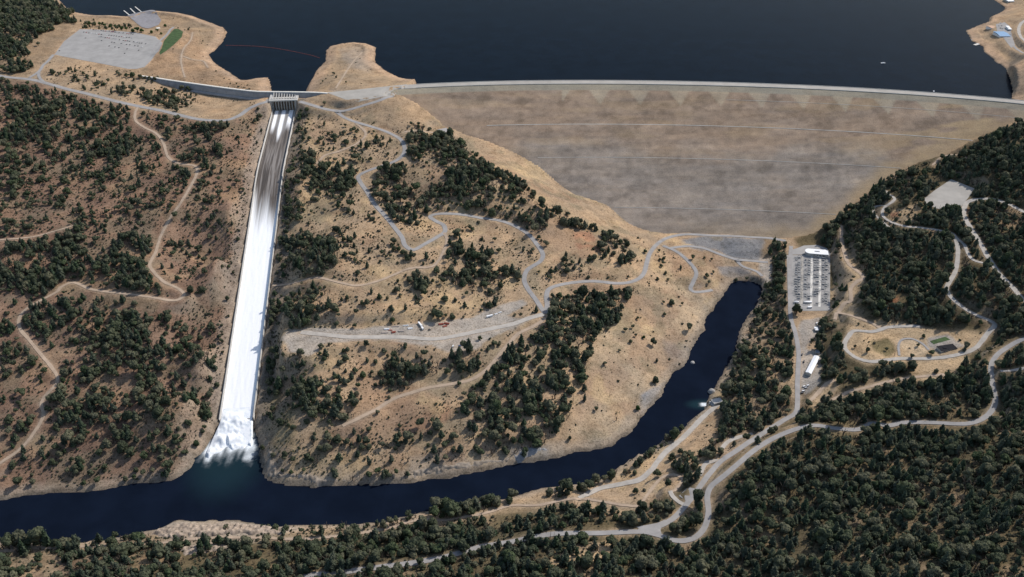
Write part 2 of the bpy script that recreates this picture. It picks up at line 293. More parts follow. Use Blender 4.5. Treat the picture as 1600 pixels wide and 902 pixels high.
for nm, L in ROADS.items():
    for mt, w, pts in L:
        P = resample(hits(pts), 4.0)
        P[:, 2] = ground(P[:, 0], P[:, 1]); P[:, 2] = sm1(P[:, 2], 6)
        for x, y, z in P:
            if (abs(x) > 1800) or not (600 < y < 3050): continue
            sl = window(x, y, w / 2 + 22); d = np.hypot(GX[sl] - x, GY[sl] - y) - w / 2
            m = d < bd[sl]; bz[sl] = np.where(m, z, bz[sl]); bd[sl] = np.where(m, d, bd[sl])
        ROADW.append((nm, mt, w, P))
okc = (DL > 4) & (DR > 4) & (DD > 3) & ((np.abs(CLAT) > 34) | (CD < -14) | (CD > CHL))
_w = np.where(okc, 1 - smooth(3.5, 20, bd), 0); Z = Z * (1 - _w) + bz * _w
BLOCK = np.minimum(BLOCK, bd)
water_pass()
# ------------------------------------------------------------------ materials
def new_mat(name):
    m = bpy.data.materials.new(name); m.use_nodes = True; nt = m.node_tree
    b = nt.nodes['Principled BSDF']; b.inputs['Roughness'].default_value = .9; b.inputs['Specular IOR Level'].default_value = .15
    return m, nt, b
def N(nt, t, **k):
    n = nt.nodes.new(t)
    for a, v in k.items():
        if a in n.inputs: n.inputs[a].default_value = v
        else: setattr(n, a, v)
    return n
def noise_node(nt, scale, detail=4, rough=.6, stretch=None, coord='Object'):
    tc = nt.nodes.new('ShaderNodeTexCoord'); n = nt.nodes.new('ShaderNodeTexNoise')
    n.inputs['Scale'].default_value = scale; n.inputs['Detail'].default_value = detail; n.inputs['Roughness'].default_value = rough
    if stretch:
        mp = nt.nodes.new('ShaderNodeMapping'); mp.inputs['Scale'].default_value = stretch
        nt.links.new(tc.outputs[coord], mp.inputs['Vector']); nt.links.new(mp.outputs[0], n.inputs['Vector'])
    else: nt.links.new(tc.outputs[coord], n.inputs['Vector'])
    return n
def ramp(nt, src, stops):
    r = nt.nodes.new('ShaderNodeValToRGB'); e = r.color_ramp.elements
    while len(e) < len(stops): e.new(.5)
    for i, (p, c) in enumerate(stops): e[i].position = p; e[i].color = (*c, 1) if len(c) == 3 else c
    nt.links.new(src, r.inputs[0]); return r
def mixc(nt, mode, fac, a, b):
    m = nt.nodes.new('ShaderNodeMix'); m.data_type = 'RGBA'; m.blend_type = mode
    for s, v in ((m.inputs[0], fac), (m.inputs[6], a), (m.inputs[7], b)):
        if hasattr(v, 'links') or hasattr(v, 'is_linked'): nt.links.new(v, s)
        else: s.default_value = v if isinstance(v, float) else (*v, 1)
    return m.outputs[2]
def simple(name, col, rough=.85, var=.12, scale=.15, spec=.2, metal=0.):
    m, nt, b = new_mat(name); n = noise_node(nt, scale, 5, .65)
    lo = tuple(max(0, c * (1 - var)) for c in col); hi = tuple(min(1, c * (1 + var)) for c in col)
    r = ramp(nt, n.outputs[0], [(.3, lo), (.7, hi)]); nt.links.new(r.outputs[0], b.inputs['Base Color'])
    b.inputs['Roughness'].default_value = rough; b.inputs['Specular IOR Level'].default_value = spec; b.inputs['Metallic'].default_value = metal
    return m
M = {}
def ground_mat(name, streak=False):
    m, nt, b = new_mat(name)
    at_ = N(nt, 'ShaderNodeVertexColor', layer_name='Col')
    n1 = noise_node(nt, .035, 6, .7, (1, .28, .28) if False else None); n2 = noise_node(nt, .35, 5, .75)
    n3 = noise_node(nt, .012, 4, .6)
    r1 = ramp(nt, n1.outputs[0], [(.32, (.72, .70, .68)), (.5, (1, 1, 1)), (.68, (1.0, 1.0, 1.0))])
    r1.color_ramp.elements[2].color = (1.22, 1.2, 1.16, 1)
    r2 = ramp(nt, n2.outputs[0], [(.38, (.5, .5, .48)), (.5, (1, 1, 1)), (.7, (1.15, 1.15, 1.15))])
    r2.color_ramp.elements[2].color = (1.22, 1.2, 1.18, 1)
    r3 = ramp(nt, n3.outputs[0], [(.35, (.85, .87, .9)), (.65, (1.0, 1.0, 1.0))]); r3.color_ramp.elements[1].color = (1.14, 1.08, 1.02, 1)
    fs = .45 if streak else 1.0
    c = mixc(nt, 'MULTIPLY', fs, at_.outputs[0], r1.outputs[0]); c = mixc(nt, 'MULTIPLY', .85 * fs, c, r2.outputs[0]); c = mixc(nt, 'MULTIPLY', fs, c, r3.outputs[0])
    else_ = None
    if not streak:
        n5 = noise_node(nt, .13, 6, .8); r5 = ramp(nt, n5.outputs[0], [(.36, (.42, .42, .38)), (.46, (1, 1, 1))]); c = mixc(nt, 'MULTIPLY', .75, c, r5.outputs[0])
    if streak:
        n4 = noise_node(nt, .02, 6, .7, (.22, 2.4, 2.4)); r4 = ramp(nt, n4.outputs[0], [(.35, (.9, .91, .92)), (.65, (1, 1, 1))]); r4.color_ramp.elements[1].color = (1.10, 1.07, 1.02, 1)
        c = mixc(nt, 'MULTIPLY', 1.0, c, r4.outputs[0])
    nt.links.new(c, b.inputs['Base Color'])
    bp = N(nt, 'ShaderNodeBump'); bp.inputs['Strength'].default_value = .55; bp.inputs['Distance'].default_value = 1.6
    nt.links.new(n2.outputs[0], bp.inputs['Height']); nt.links.new(bp.outputs[0], b.inputs['Normal'])
    b.inputs['Roughness'].default_value = 1; b.inputs['Specular IOR Level'].default_value = .03
    return m
M['ground'] = ground_mat('dry_ground'); M['face'] = ground_mat('dam_face', True)
M['asphalt'] = simple('worn_asphalt', (.30, .285, .275), var=.16, scale=.06)
M['gravel'] = simple('gravel_road', (.40, .365, .325), var=.18, scale=.08)
M['dirt'] = simple('dirt_track', (.40, .305, .225), var=.18, scale=.08)
M['lot'] = simple('faded_lot_paving', (.315, .302, .288), var=.16, scale=.035)
M['paleLot'] = simple('pale_lot_paving', (.36, .335, .30), var=.14, scale=.04)
M['concrete'] = simple('concrete', (.46, .44, .41), var=.14, scale=.12)
M['pale_concrete'] = simple('pale_concrete', (.62, .59, .54), var=.1, scale=.12)
M['dark_concrete'] = simple('stained_concrete', (.22, .21, .20), var=.25, scale=.1)
M['concrete_ramp'] = simple('ramp_concrete', (.235, .225, .235), var=.15, scale=.1)
M['lawn'] = simple('watered_grass', (.05, .085, .03), var=.45, scale=.1)
M['white'] = simple('white_roof', (.82, .82, .82), rough=.6, var=.05, scale=.3)
M['metal_grey'] = simple('galvanised_steel', (.26, .27, .28), rough=.5, var=.2, scale=.5, spec=.5)
M['dark'] = simple('dark_paint', (.022, .022, .025), rough=.9, var=.3, scale=.5, spec=.08)
M['tanroof'] = simple('tan_roof', (.55, .36, .25), var=.12, scale=.4)
M['blueroof'] = simple('blue_roof', (.16, .30, .48), var=.2, scale=.4, rough=.5)
M['wall'] = simple('cream_wall', (.5, .47, .42), var=.1, scale=.3)
M['glass'] = simple('window_glass', (.03, .04, .05), rough=.15, var=.1, scale=1, spec=.6)
M['red'] = simple('rusty_red', (.34, .10, .07), var=.35, scale=.6)
M['rock'] = simple('pale_rock', (.36, .34, .32), var=.3, scale=.2)
M['rubber'] = simple('tyre_rubber', (.02, .02, .02), var=.2, scale=1)
for k, c in {'car_white': (.8, .8, .8), 'car_silver': (.42, .43, .45), 'car_dark': (.035, .038, .045), 'car_red': (.38, .03, .025), 'car_blue': (.05, .12, .32), 'car_grey': (.14, .145, .15)}.items():
    M[k] = simple(k, c, rough=.35, var=.05, scale=1, spec=.5)
M['pole'] = simple('weathered_wood', (.14, .11, .085), var=.2, scale=1)
M['buoy'] = simple('faded_orange_float', (.42, .12, .09), var=.2, scale=.5)
M['timber'] = simple('stacked_timber', (.5, .42, .36), var=.3, scale=.6)

def water_mat(name, col, rough=.12):
    m, nt, b = new_mat(name)
    fo = N(nt, 'ShaderNodeVertexColor', layer_name='Col')
    n = noise_node(nt, .02, 4, .6); r = ramp(nt, n.outputs[0], [(.35, tuple(c * .85 for c in col)), (.65, tuple(c * 1.15 for c in col))])
    nf = noise_node(nt, .09, 6, .7)
    mul = N(nt, 'ShaderNodeMath', operation='MULTIPLY_ADD'); mul.inputs[1].default_value = 1.5; mul.inputs[2].default_value = -.8
    nt.links.new(nf.outputs[0], mul.inputs[0])
    sep = N(nt, 'ShaderNodeSeparateColor'); nt.links.new(fo.outputs[0], sep.inputs[0])
    ad = N(nt, 'ShaderNodeMath', operation='ADD', use_clamp=True); nt.links.new(mul.outputs[0], ad.inputs[0]); nt.links.new(sep.outputs[0], ad.inputs[1])
    ml = N(nt, 'ShaderNodeMath', operation='MULTIPLY', use_clamp=True); nt.links.new(ad.outputs[0], ml.inputs[0]); nt.links.new(sep.outputs[0], ml.inputs[1])
    tq = mixc(nt, 'MIX', sep.outputs[1], r.outputs[0], (.014, .036, .045))
    c = mixc(nt, 'MIX', ml.outputs[0], tq, (.82, .86, .88)); nt.links.new(c, b.inputs['Base Color'])
    b.inputs['Roughness'].default_value = rough; b.inputs['Specular IOR Level'].default_value = .008
    w = noise_node(nt, .35, 3, .6); bp = N(nt, 'ShaderNodeBump'); bp.inputs['Strength'].default_value = .12; bp.inputs['Distance'].default_value = .6
    nt.links.new(w.outputs[0], bp.inputs['Height']); nt.links.new(bp.outputs[0], b.inputs['Normal'])
    return m
M['lake'] = water_mat('lake_water', (.004, .0085, .0155), .2); M['river'] = water_mat('river_water', (.0055, .0092, .019))
M['foam'], _nt, _b = new_mat('foam')
_n = noise_node(_nt, .14, 6, .7); _r = ramp(_nt, _n.outputs[0], [(.3, (.62, .68, .74)), (.5, (.86, .88, .9)), (.7, (.93, .93, .93))]); _nt.links.new(_r.outputs[0], _b.inputs['Base Color'])

def leaf_mat(name, cols):
    m, nt, b = new_mat(name)
    cols = [tuple(q * 1.3 for q in c_) for c_ in cols]; oi = N(nt, 'ShaderNodeObjectInfo'); r = ramp(nt, oi.outputs['Random'], [(i / (len(cols) - 1), c) for i, c in enumerate(cols)])
    n = noise_node(nt, .55, 3, .6); rr = ramp(nt, n.outputs[0], [(.3, (.6, .62, .62)), (.7, (1, 1, 1))]); rr.color_ramp.elements[1].color = (1.45, 1.42, 1.3, 1)
    c = mixc(nt, 'MULTIPLY', 1.0, r.outputs[0], rr.outputs[0]); nt.links.new(c, b.inputs['Base Color'])
    b.inputs['Roughness'].default_value = .8; b.inputs['Specular IOR Level'].default_value = .12
    tr = N(nt, 'ShaderNodeBsdfTranslucent'); nt.links.new(c, tr.inputs[0]); mx = N(nt, 'ShaderNodeMixShader'); mx.inputs[0].default_value = .32
    out = [n_ for n_ in nt.nodes if n_.type == 'OUTPUT_MATERIAL'][0]; nt.links.new(b.outputs[0], mx.inputs[1]); nt.links.new(tr.outputs[0], mx.inputs[2]); nt.links.new(mx.outputs[0], out.inputs[0])
    return m
M['oak'] = leaf_mat('oak_leaves', [(.050, .060, .040), (.066, .078, .048), (.088, .094, .064), (.060, .080, .042), (.104, .106, .074), (.13, .128, .085)])
M['pine'] = leaf_mat('pine_needles', [(.046, .062, .044), (.074, .088, .068), (.054, .080, .046), (.100, .110, .084), (.064, .082, .056)])
M['lush'] = leaf_mat('lush_leaves', [(.035, .065, .02), (.05, .085, .028), (.042, .07, .026)])
M['bush'] = leaf_mat('bush_leaves', [(.050, .058, .040), (.085, .084, .060), (.060, .070, .044), (.12, .108, .082)])
M['weir'] = simple('shaded_concrete', (.30, .29, .285), var=.22, scale=.08)  # weir concrete darkened in colour for the shade on its face away from the sun
M['bench'] = simple('bench_gravel', (.46, .43, .39), var=.2, scale=.05)
M['bark'] = simple('bark', (.10, .08, .062), var=.3, scale=1)

# ------------------------------------------------------------------ object helpers
def link(name, me, mat=None, parent=None):
    o = bpy.data.objects.new(name, me); C.objects.link(o)
    if mat is not None and me is not None:
        for m in (mat if isinstance(mat, (list, tuple)) else [mat]): me.materials.append(m)
    if parent is not None: o.parent = parent
    return o
def tag(o, label=None, cat=None, group=None, kind=None):
    if label: o['label'] = label
    if cat: o['category'] = cat
    if group: o['group'] = group
    if kind: o['kind'] = kind
    return o
def thing(name, label, cat, loc=(0, 0, 0), rz=0, group=None):
    o = bpy.data.objects.new(name, None); C.objects.link(o); o.location = loc; o.rotation_euler = (0, 0, rz); o.empty_display_size = 1
    return tag(o, label, cat, group)
def np_mesh(name, verts, quads, col=None, smooth_=True):
    me = bpy.data.meshes.new(name); verts = np.asarray(verts, np.float32); quads = np.asarray(quads, np.int32)
    k = quads.shape[1]
    me.vertices.add(len(verts)); me.vertices.foreach_set('co', verts.ravel())
    me.loops.add(quads.size); me.loops.foreach_set('vertex_index', quads.ravel())
    me.polygons.add(len(quads)); me.polygons.foreach_set('loop_start', np.arange(0, quads.size, k, dtype=np.int32))
    me.update(calc_edges=True)
    if smooth_: me.polygons.foreach_set('use_smooth', np.ones(len(quads), bool))
    if col is not None:
        a = me.color_attributes.new('Col', 'FLOAT_COLOR', 'POINT'); c = np.ones((len(verts), 4), np.float32); c[:, :3] = col; a.data.foreach_set('color', c.ravel())
    me.validate(); return me
def grid_quads(nx, ny):
    i = np.arange(nx * ny).reshape(ny, nx); return np.stack([i[:-1, :-1], i[:-1, 1:], i[1:, 1:], i[1:, :-1]], -1).reshape(-1, 4)
def compact(verts, quads, col=None):
    u, inv = np.unique(quads, return_inverse=True); return verts[u], inv.reshape(quads.shape), (None if col is None else col[u])
class MB:
    def __init__(s): s.v = []; s.f = []; s.mi = []
    def add(s, v, f, mi=0):
        b = len(s.v); s.v += [tuple(p) for p in v]; s.f += [tuple(b + i for i in q) for q in f]; s.mi += [mi] * len(f); return s
    def box(s, x0, x1, y0, y1, z0, z1, mi=0, taper=0):
        t = taper; v = [(x0, y0, z0), (x1, y0, z0), (x1, y1, z0), (x0, y1, z0), (x0 + t, y0 + t, z1), (x1 - t, y0 + t, z1), (x1 - t, y1 - t, z1), (x0 + t, y1 - t, z1)]
        return s.add(v, [(3, 2, 1, 0), (4, 5, 6, 7), (0, 1, 5, 4), (1, 2, 6, 5), (2, 3, 7, 6), (3, 0, 4, 7)], mi)
    def prism(s, prof, y0, y1, mi=0):     # profile in x,z pulled along y
        n = len(prof); v = [(x, y0, z) for x, z in prof] + [(x, y1, z) for x, z in prof]
        f = [tuple(range(n)), tuple(range(2 * n - 1, n - 1, -1))] + [(i, i + n, (i + 1) % n + n, (i + 1) % n) for i in range(n)]
        return s.add(v, f, mi)
    def tube(s, a, b, r0, r1, n=8, mi=0):
        a = np.array(a, float); b = np.array(b, float); d = b - a; d /= np.linalg.norm(d); h = np.array([1, 0, 0]) if abs(d[0]) < .8 else np.array([0, 1, 0])
        p = np.cross(d, h); p /= np.linalg.norm(p); q = np.cross(d, p); an = np.linspace(0, 2 * math.pi, n, endpoint=False)
        v = [a + r0 * (p * math.cos(t) + q * math.sin(t)) for t in an] + [b + r1 * (p * math.cos(t) + q * math.sin(t)) for t in an]
        return s.add(v, [tuple(range(n - 1, -1, -1)), tuple(range(n, 2 * n))] + [(i, (i + 1) % n, (i + 1) % n + n, i + n) for i in range(n)], mi)
    def mesh(s, name, smooth_=False):
        me = bpy.data.meshes.new(name); me.from_pydata(s.v, [], s.f); me.polygons.foreach_set('material_index', s.mi)
        bm = bmesh.new(); bm.from_mesh(me); bmesh.ops.recalc_face_normals(bm, faces=bm.faces); bm.to_mesh(me); bm.free()
        if smooth_: me.polygons.foreach_set('use_smooth', [True] * len(me.polygons))
        return me
    def build(s, name, mat, parent=None, smooth_=False): return link(name, s.mesh(name, smooth_), mat, parent)

# ------------------------------------------------------------------ terrain sheet and its ground cover colours
PU, PV, _ = proj(GX, GY, Z)
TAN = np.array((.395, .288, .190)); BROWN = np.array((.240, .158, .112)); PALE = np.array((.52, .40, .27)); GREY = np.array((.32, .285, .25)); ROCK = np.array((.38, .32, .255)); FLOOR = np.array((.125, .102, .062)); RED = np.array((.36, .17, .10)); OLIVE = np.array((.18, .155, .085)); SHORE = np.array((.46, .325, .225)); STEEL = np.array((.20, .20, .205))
COL = np.zeros(Z.shape + (3,)) + TAN
wu = PU + (fbm(GX, GY, 60, 4, 21) - .5) * 30; wv = PV + (fbm(GX, GY, 60, 4, 22) - .5) * 18
def paint(poly, col, f=6, amt=1., patch=None):
    global COL
    w = 1 - smooth(-f, f, sdist(wu, wv, poly)); 
    if patch: w = w * smooth(patch - .06, patch + .06, fbm(GX, GY, 45, 4, 31 + len(poly)))
    COL = COL * (1 - w[..., None] * amt) + col * w[..., None] * amt
paint([(-300,125),(5,122),(125,147),(250,176),(350,192),(400,166),(428,166),(398,300),(372,452),(350,600),(330,690),(300,720),(270,760),(-300,800)], BROWN, 5)
paint([(-300,500),(80,480),(200,560),(330,560),(310,700),(-300,790)], BROWN * 1.12, 30, .6)
paint([(100,300),(250,330),(330,290),(390,320),(375,430),(300,440),(240,330),(100,345)], BROWN * 1.22, 14, .7)
paint([(-300,-200),(100,-200),(120,30),(60,110),(20,130),(-300,130)], TAN * .75, 8)
paint([(90,18),(420,18),(420,150),(215,122),(100,30)], TAN * .85, 6)
paint([(255,60),(300,45),(330,90),(395,128),(400,142),(225,116)], np.array((.33,.225,.145)), 5, .8)
paint([(480,66),(640,66),(640,132),(500,142),(480,142)], np.array((.36,.265,.175)), 5, .85)
paint([(530,80),(560,72),(590,85),(580,110),(540,100)], GREY, 8, .5)
paint([(560,150),(620,148),(760,225),(850,290),(960,370),(900,350),(700,215),(600,185)], TAN * .95, 6, .7)
paint([(520,142),(640,140),(600,158),(560,160)], GREY * .95, 4, .7)
paint([(560,560),(720,640),(640,700),(540,690),(500,660),(560,620)], np.array((.34,.23,.15)), 8, .9)
paint([(600,690),(690,632),(720,640),(700,660),(640,690)], np.array((.31,.19,.125)), 6, .8)
paint([(395,600),(430,595),(462,640),(455,690),(405,690)], OLIVE, 10, .8)
paint([(410,690),(560,730),(560,758),(415,752)], ROCK * .72, 6, .8)
paint([(640,715),(880,690),(880,715),(640,752)], ROCK * .82, 5, .7)
paint([(800,700),(860,696),(862,716),(800,728)], STEEL * 1.25, 4, .9)
paint([(930,520),(1010,470),(1050,430),(1110,470),(1095,520),(1040,600),(985,672),(930,700),(880,680),(920,620)], np.array((.43,.33,.225)), 8, .8)
paint([(900,600),(960,560),(990,590),(900,660)], np.array((.33,.235,.165)), 10, .7)
paint([(1040,530),(1080,545),(1075,560),(1050,560)], GREY * 1.05, 4, .8)
paint([(1000,620),(1035,598),(1038,612),(1000,650)], STEEL * 1.6, 3, .9)
paint([(1062,372),(1113,371),(1165,373),(1200,376),(1200,407),(1150,401),(1110,390),(1075,384)], STEEL * 1.02, 2)
paint([(1120,416),(1160,415),(1180,428),(1150,440),(1125,432)], STEEL * 1.1, 3, .8)
paint([(890,362),(915,362),(935,385),(905,388)], RED, 3, .9); paint([(905,390),(938,385),(930,400),(900,400)], RED * 1.1, 3, .7)
paint([(1192,452),(1186,474),(1161,510),(1152,552),(1136,580),(1112,612),(1120,640),(1180,600),(1200,540),(1205,470)], np.array((.165,.135,.09)), 5, .8, .46)
paint([(1190,370),(1225,376),(1235,400),(1236,500),(1246,640),(1180,690),(1110,700),(1120,640),(1190,560),(1195,450)], np.array((.24,.18,.12)), 5)
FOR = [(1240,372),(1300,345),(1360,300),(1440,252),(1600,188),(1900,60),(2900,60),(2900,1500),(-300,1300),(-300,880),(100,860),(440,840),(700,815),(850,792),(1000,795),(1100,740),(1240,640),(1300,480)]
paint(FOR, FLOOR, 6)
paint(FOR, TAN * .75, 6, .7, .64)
for po in ([(1308,395),(1330,395),(1352,440),(1330,480),(1312,500),(1300,480)], [(1330,470),(1345,500),(1400,500),(1440,510),(1520,520),(1545,525),(1520,550),(1480,562),(1350,570),(1322,555),(1325,525)], [(1425,565),(1520,556),(1525,570),(1480,582),(1430,582)], [(1262,625),(1300,590),(1312,596),(1275,640)], [(1325,610),(1470,575),(1480,590),(1380,600),(1330,622)], [(1213,570),(1232,568),(1241,600),(1240,630),(1215,600)], [(1375,325),(1440,320),(1440,350),(1400,350)], [(860,860),(960,850),(960,870),(860,885)]):
    paint(po, PALE * np.array((.92, .88, .82)), 4, .95)
paint([(1380,455),(1408,460),(1405,482),(1390,480)], RED * .9, 3, .7); paint([(1388,330),(1412,328),(1410,338),(1390,338)], RED, 3, .8); paint([(1513,325),(1522,328),(1524,345),(1514,340)], RED * .95, 2, .8)
paint([(1362,532),(1390,530),(1400,550),(1385,558),(1365,545)], OLIVE * .8, 3, .9)
paint([(1406,535),(1425,530),(1450,545),(1440,556),(1410,556)], PALE, 3, .9)
paint([(870,792),(960,785),(1000,800),(990,815),(900,812)], TAN, 6, .7)
paint([(-50,858),(100,862),(100,905),(-50,905)], TAN * .9, 10, .7, .5)
paint([(225,820),(300,812),(370,812),(425,820),(470,826),(430,845),(330,862),(270,850)], ROCK * 1.12, 4, .95)
paint([(940,745),(1010,705),(1090,660),(1100,672),(1020,745),(960,770),(900,775),(870,780),(700,812),(600,832),(600,815),(800,775)], TAN * .95, 4, .85)
paint([(1275,800),(1330,800),(1330,880),(1290,870)], PALE * .9, 8, .8, .55); paint([(1380,765),(1430,765),(1430,790),(1380,790)], PALE * .9, 6, .8, .5); paint([(1320,835),(1365,835),(1360,870),(1325,868)], PALE * .95, 6, .9, .5); paint([(1530,810),(1560,810),(1555,830),(1530,830)], PALE * .9, 5, .9)
paint([(1150,750),(1190,748),(1190,790),(1150,795)], TAN, 6, .8, .5)
# straw, red soil and weedy patches
def blend0(w, col):
    global COL
    COL = COL * (1 - w[..., None]) + col * w[..., None]
_lum = COL.mean(-1); _left = (PU < 420) & (PV > 165) & (CLAT < -30); _mid = (PU >= 420) & (PU < 1130) & (PV > 165) & (PV < 770) & (CLAT > 30)
blend0(smooth(.54, .64, fbm(GX, GY, 70, 5, 101)) * _left * .6, np.array((.34, .235, .15)))
blend0(smooth(.56, .66, fbm(GX, GY, 50, 5, 102)) * _left * .55, np.array((.175, .112, .085)))
blend0(smooth(.53, .62, fbm(GX, GY, 36, 5, 103)) * _left * .45, np.array((.19, .165, .115)))
blend0(smooth(.55, .65, fbm(GX, GY, 60, 5, 104)) * _mid * .55, np.array((.47, .35, .205)))
blend0(smooth(.56, .65, fbm(GX, GY, 80, 5, 105)) * _mid * .5, np.array((.285, .19, .13)))
blend0(smooth(.54, .62, fbm(GX, GY, 34, 5, 106)) * _mid * .5, np.array((.235, .20, .135)))
paint([(-50,848),(130,848),(240,832),(300,840),(430,836),(600,824),(700,806),(800,786),(900,776),(880,792),(700,816),(560,838),(430,848),(300,852),(100,864),(-50,868)], np.array((.235,.185,.125)), 5, .75)
# bare strips along the chute, a darker strip on its right, shore bands, rock at the waterline, gravel pads
def blend(w, col):
    global COL
    COL = COL * (1 - w[..., None]) + col * w[..., None]
cm = (CD > -5) & (CD < CHL + 20)
blend(np.where(cm, smooth(24, 30, np.abs(CLAT)) * (1 - smooth(46, 60, np.abs(CLAT) + (fbm(GX, GY, 25, 3, 3) - .5) * 16)), 0) * np.where(CLAT < 0, .8, .85), np.array((.36,.29,.23)))
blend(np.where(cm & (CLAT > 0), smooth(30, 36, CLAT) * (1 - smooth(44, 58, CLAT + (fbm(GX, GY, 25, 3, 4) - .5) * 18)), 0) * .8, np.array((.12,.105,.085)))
blend((1 - smooth(12, 42, DL + (fbm(GX, GY, 40, 3, 8) - .5) * 20)) * .8 * (DL > -30), SHORE)
blend((1 - smooth(2, 6, DL)) * .7, SHORE * .5)
rk = (1 - smooth(8, 22, DR + (fbm(GX, GY, 30, 4, 9) - .5) * 16)); blend(rk * .6, ROCK * .85); blend((1 - smooth(1.5, 5, DR)) * .75, ROCK * .35)
sl = np.hypot(*np.gradient(Z, YS, XS)); blend(smooth(.55, .95, sl) * .5 * (DD > 5), ROCK * .8)
for nm, v in FLATS.items():
    if v[1] == 'gravelSoft': blend((1 - smooth(-2, 4, v[2] + (fbm(GX, GY, 18, 3, 2) - .5) * 8)) * .95, np.array((.365,.33,.292)))
blend((1 - smooth(0, 5, bd)) * okc * .55, np.array((.40,.315,.235)))
blend((1 - smooth(-1, 5, FLATS['parking_lot'][2])) * .8, SHORE * 1.1)
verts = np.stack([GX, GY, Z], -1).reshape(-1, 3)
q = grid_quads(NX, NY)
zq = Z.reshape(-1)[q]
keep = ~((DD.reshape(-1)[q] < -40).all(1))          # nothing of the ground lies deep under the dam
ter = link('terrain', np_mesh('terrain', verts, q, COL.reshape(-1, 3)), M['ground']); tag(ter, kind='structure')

# roads and tracks: ribbons laid on the graded ground
def ribbon(P, w, lift, jag, name):
    T = np.gradient(P[:, :2], axis=0); T /= np.maximum(np.hypot(T[:, 0], T[:, 1]), 1e-6)[:, None]; Nn = np.stack([-T[:, 1], T[:, 0]], 1)
    ks = np.array([-1, -.5, 0, .5, 1.]); rows = []
    for k in ks:
        ww = w / 2 * k + (np.sign(k) * jag * (fbm(P[:, 0], P[:, 1], 14, 3, 40 + k) - .35) if abs(k) == 1 else 0)
        x = P[:, 0] + Nn[:, 0] * ww; y = P[:, 1] + Nn[:, 1] * ww
        z = np.maximum(ground(x, y), P[:, 2] - .6) + lift; rows.append(np.stack([x, y, z], 1))
    V = np.stack(rows, 1).reshape(-1, 3); n = len(P)
    i = np.arange(n * 5).reshape(n, 5); qd = np.stack([i[:-1, :-1], i[:-1, 1:], i[1:, 1:], i[1:, :-1]], -1).reshape(-1, 4)
    return V, qd[:, ::-1] if False else qd
acc = {}
for k, (nm, mt, w, P) in enumerate(ROADW):
    P = P.copy(); P[:, 2] = ground(P[:, 0], P[:, 1])
    V, qd = ribbon(P, w, .45 + .03 * (k % 9), .6 if mt == 'asphalt' else 2.2, nm)
    a = acc.setdefault((nm, mt), [[], [], 0]); a[0].append(V); a[1].append(qd + a[2]); a[2] += len(V)
seen = {}
for (nm, mt), (V, Q, n) in acc.items():
    o = link(nm, np_mesh(nm, np.concatenate(V), np.concatenate(Q)), M[mt]); tag(o, kind='structure')
LOTZ = {}
for nm, (P, mt) in FLATW.items():
    if mt == 'gravelSoft': continue
    # a pad follows the ground: cut from a fine lattice
    po = [tuple(p[:2]) for p in P]; xs = np.arange(P[:, 0].min() - 2, P[:, 0].max() + 3, 3.); ys = np.arange(P[:, 1].min() - 2, P[:, 1].max() + 3, 3.)
    bm = bmesh.new(); f = bm.faces.new([bm.verts.new((x, y, 0)) for x, y in po])
    for ax, L in ((0, np.arange(P[:, 0].min() + 8, P[:, 0].max(), 10)), (1, np.arange(P[:, 1].min() + 8, P[:, 1].max(), 10))):
        for c in L:
            co = [0, 0, 0]; no = [0, 0, 0]; co[ax] = c; no[ax] = 1
            bmesh.ops.bisect_plane(bm, geom=bm.verts[:] + bm.edges[:] + bm.faces[:], plane_co=co, plane_no=no)
    zz = ground([v.co.x for v in bm.verts], [v.co.y for v in bm.verts])
    for v, z in zip(bm.verts, np.atleast_1d(zz)): v.co.z = max(z, (LAKE - 1.5) if nm == 'boat_ramp' else -1e9) + (.9 if nm == 'boat_ramp' else .35)
    bmesh.ops.recalc_face_normals(bm, faces=bm.faces)
    for f in bm.faces:
        if f.normal.z < 0: f.normal_flip()
    me = bpy.data.meshes.new(nm); bm.to_mesh(me); bm.free()
    tag(link(nm, me, M[mt]), kind='structure')
# ------------------------------------------------------------------ water
def water_sheet(name, poly, z, mat, extra=14, foam=None, step=5.):
    px = np.array(poly)
    sd = sdist(GX, GY, poly); m = (sd < extra)
    q = grid_quads(NX, NY); k = m.reshape(-1)[q].any(1); V = np.stack([GX, GY, np.full(GX.shape, z)], -1).reshape(-1, 3)
    col = np.zeros((len(V), 3))
    if foam is not None: col = foam(V)
    v, qq, c = compact(V, q[k], col)
    return tag(link(name, np_mesh(name, v, qq, c), mat), kind='structure')
PL = np.array([CHB[0], CHB[1]]) + CHD * 40
def river_foam(V):
    d, l = chute_dl(V[:, 0], V[:, 1]); e = d - (CHL + 6)
    fan = np.abs(l + 4) / (27 + np.maximum(e, 0) * .30)
    st = vnoise(l * 4, e * .35, 22, 3)
    nb2 = fbm(l, d * .5, 26, 3, 74)
    f = (1 - smooth(.8, 1.2, fan)) * 1.2 * (1 - smooth(34, 88, e + (nb2 - .5) * -70 + (st - .5) * 24)) * (e > -40)
    col = np.zeros((len(V), 3)); col[:, 0] = np.clip(f, 0, 1)
    r = np.hypot((l + 5) / 75, (e - 70) / 105); col[:, 1] = (1 - smooth(.3, 1.1, r)) * .62
    # the outlet works' jet
    o = OUTL; r = np.hypot((V[:, 0] - o[0] + 8) / 12, (V[:, 1] - o[1] + 2) / 5); col[:, 0] = np.maximum(col[:, 0], 1.3 * (1 - smooth(.3, 1.2, r)))
    r = np.hypot((V[:, 0] - o[0] + 12) / 34, (V[:, 1] - o[1] + 2) / 16); col[:, 1] = np.maximum(col[:, 1], .8 * (1 - smooth(.3, 1.1, r)))
    # a thin riffle by the far bank
    return np.clip(col, 0, 1)
OUTL = unp(1108, 631, RIVER)
water_sheet('lake_water', LAKE_POLY, LAKE, M['lake']); water_sheet('river_water', RIVER_POLY, RIVER, M['river'], foam=river_foam)

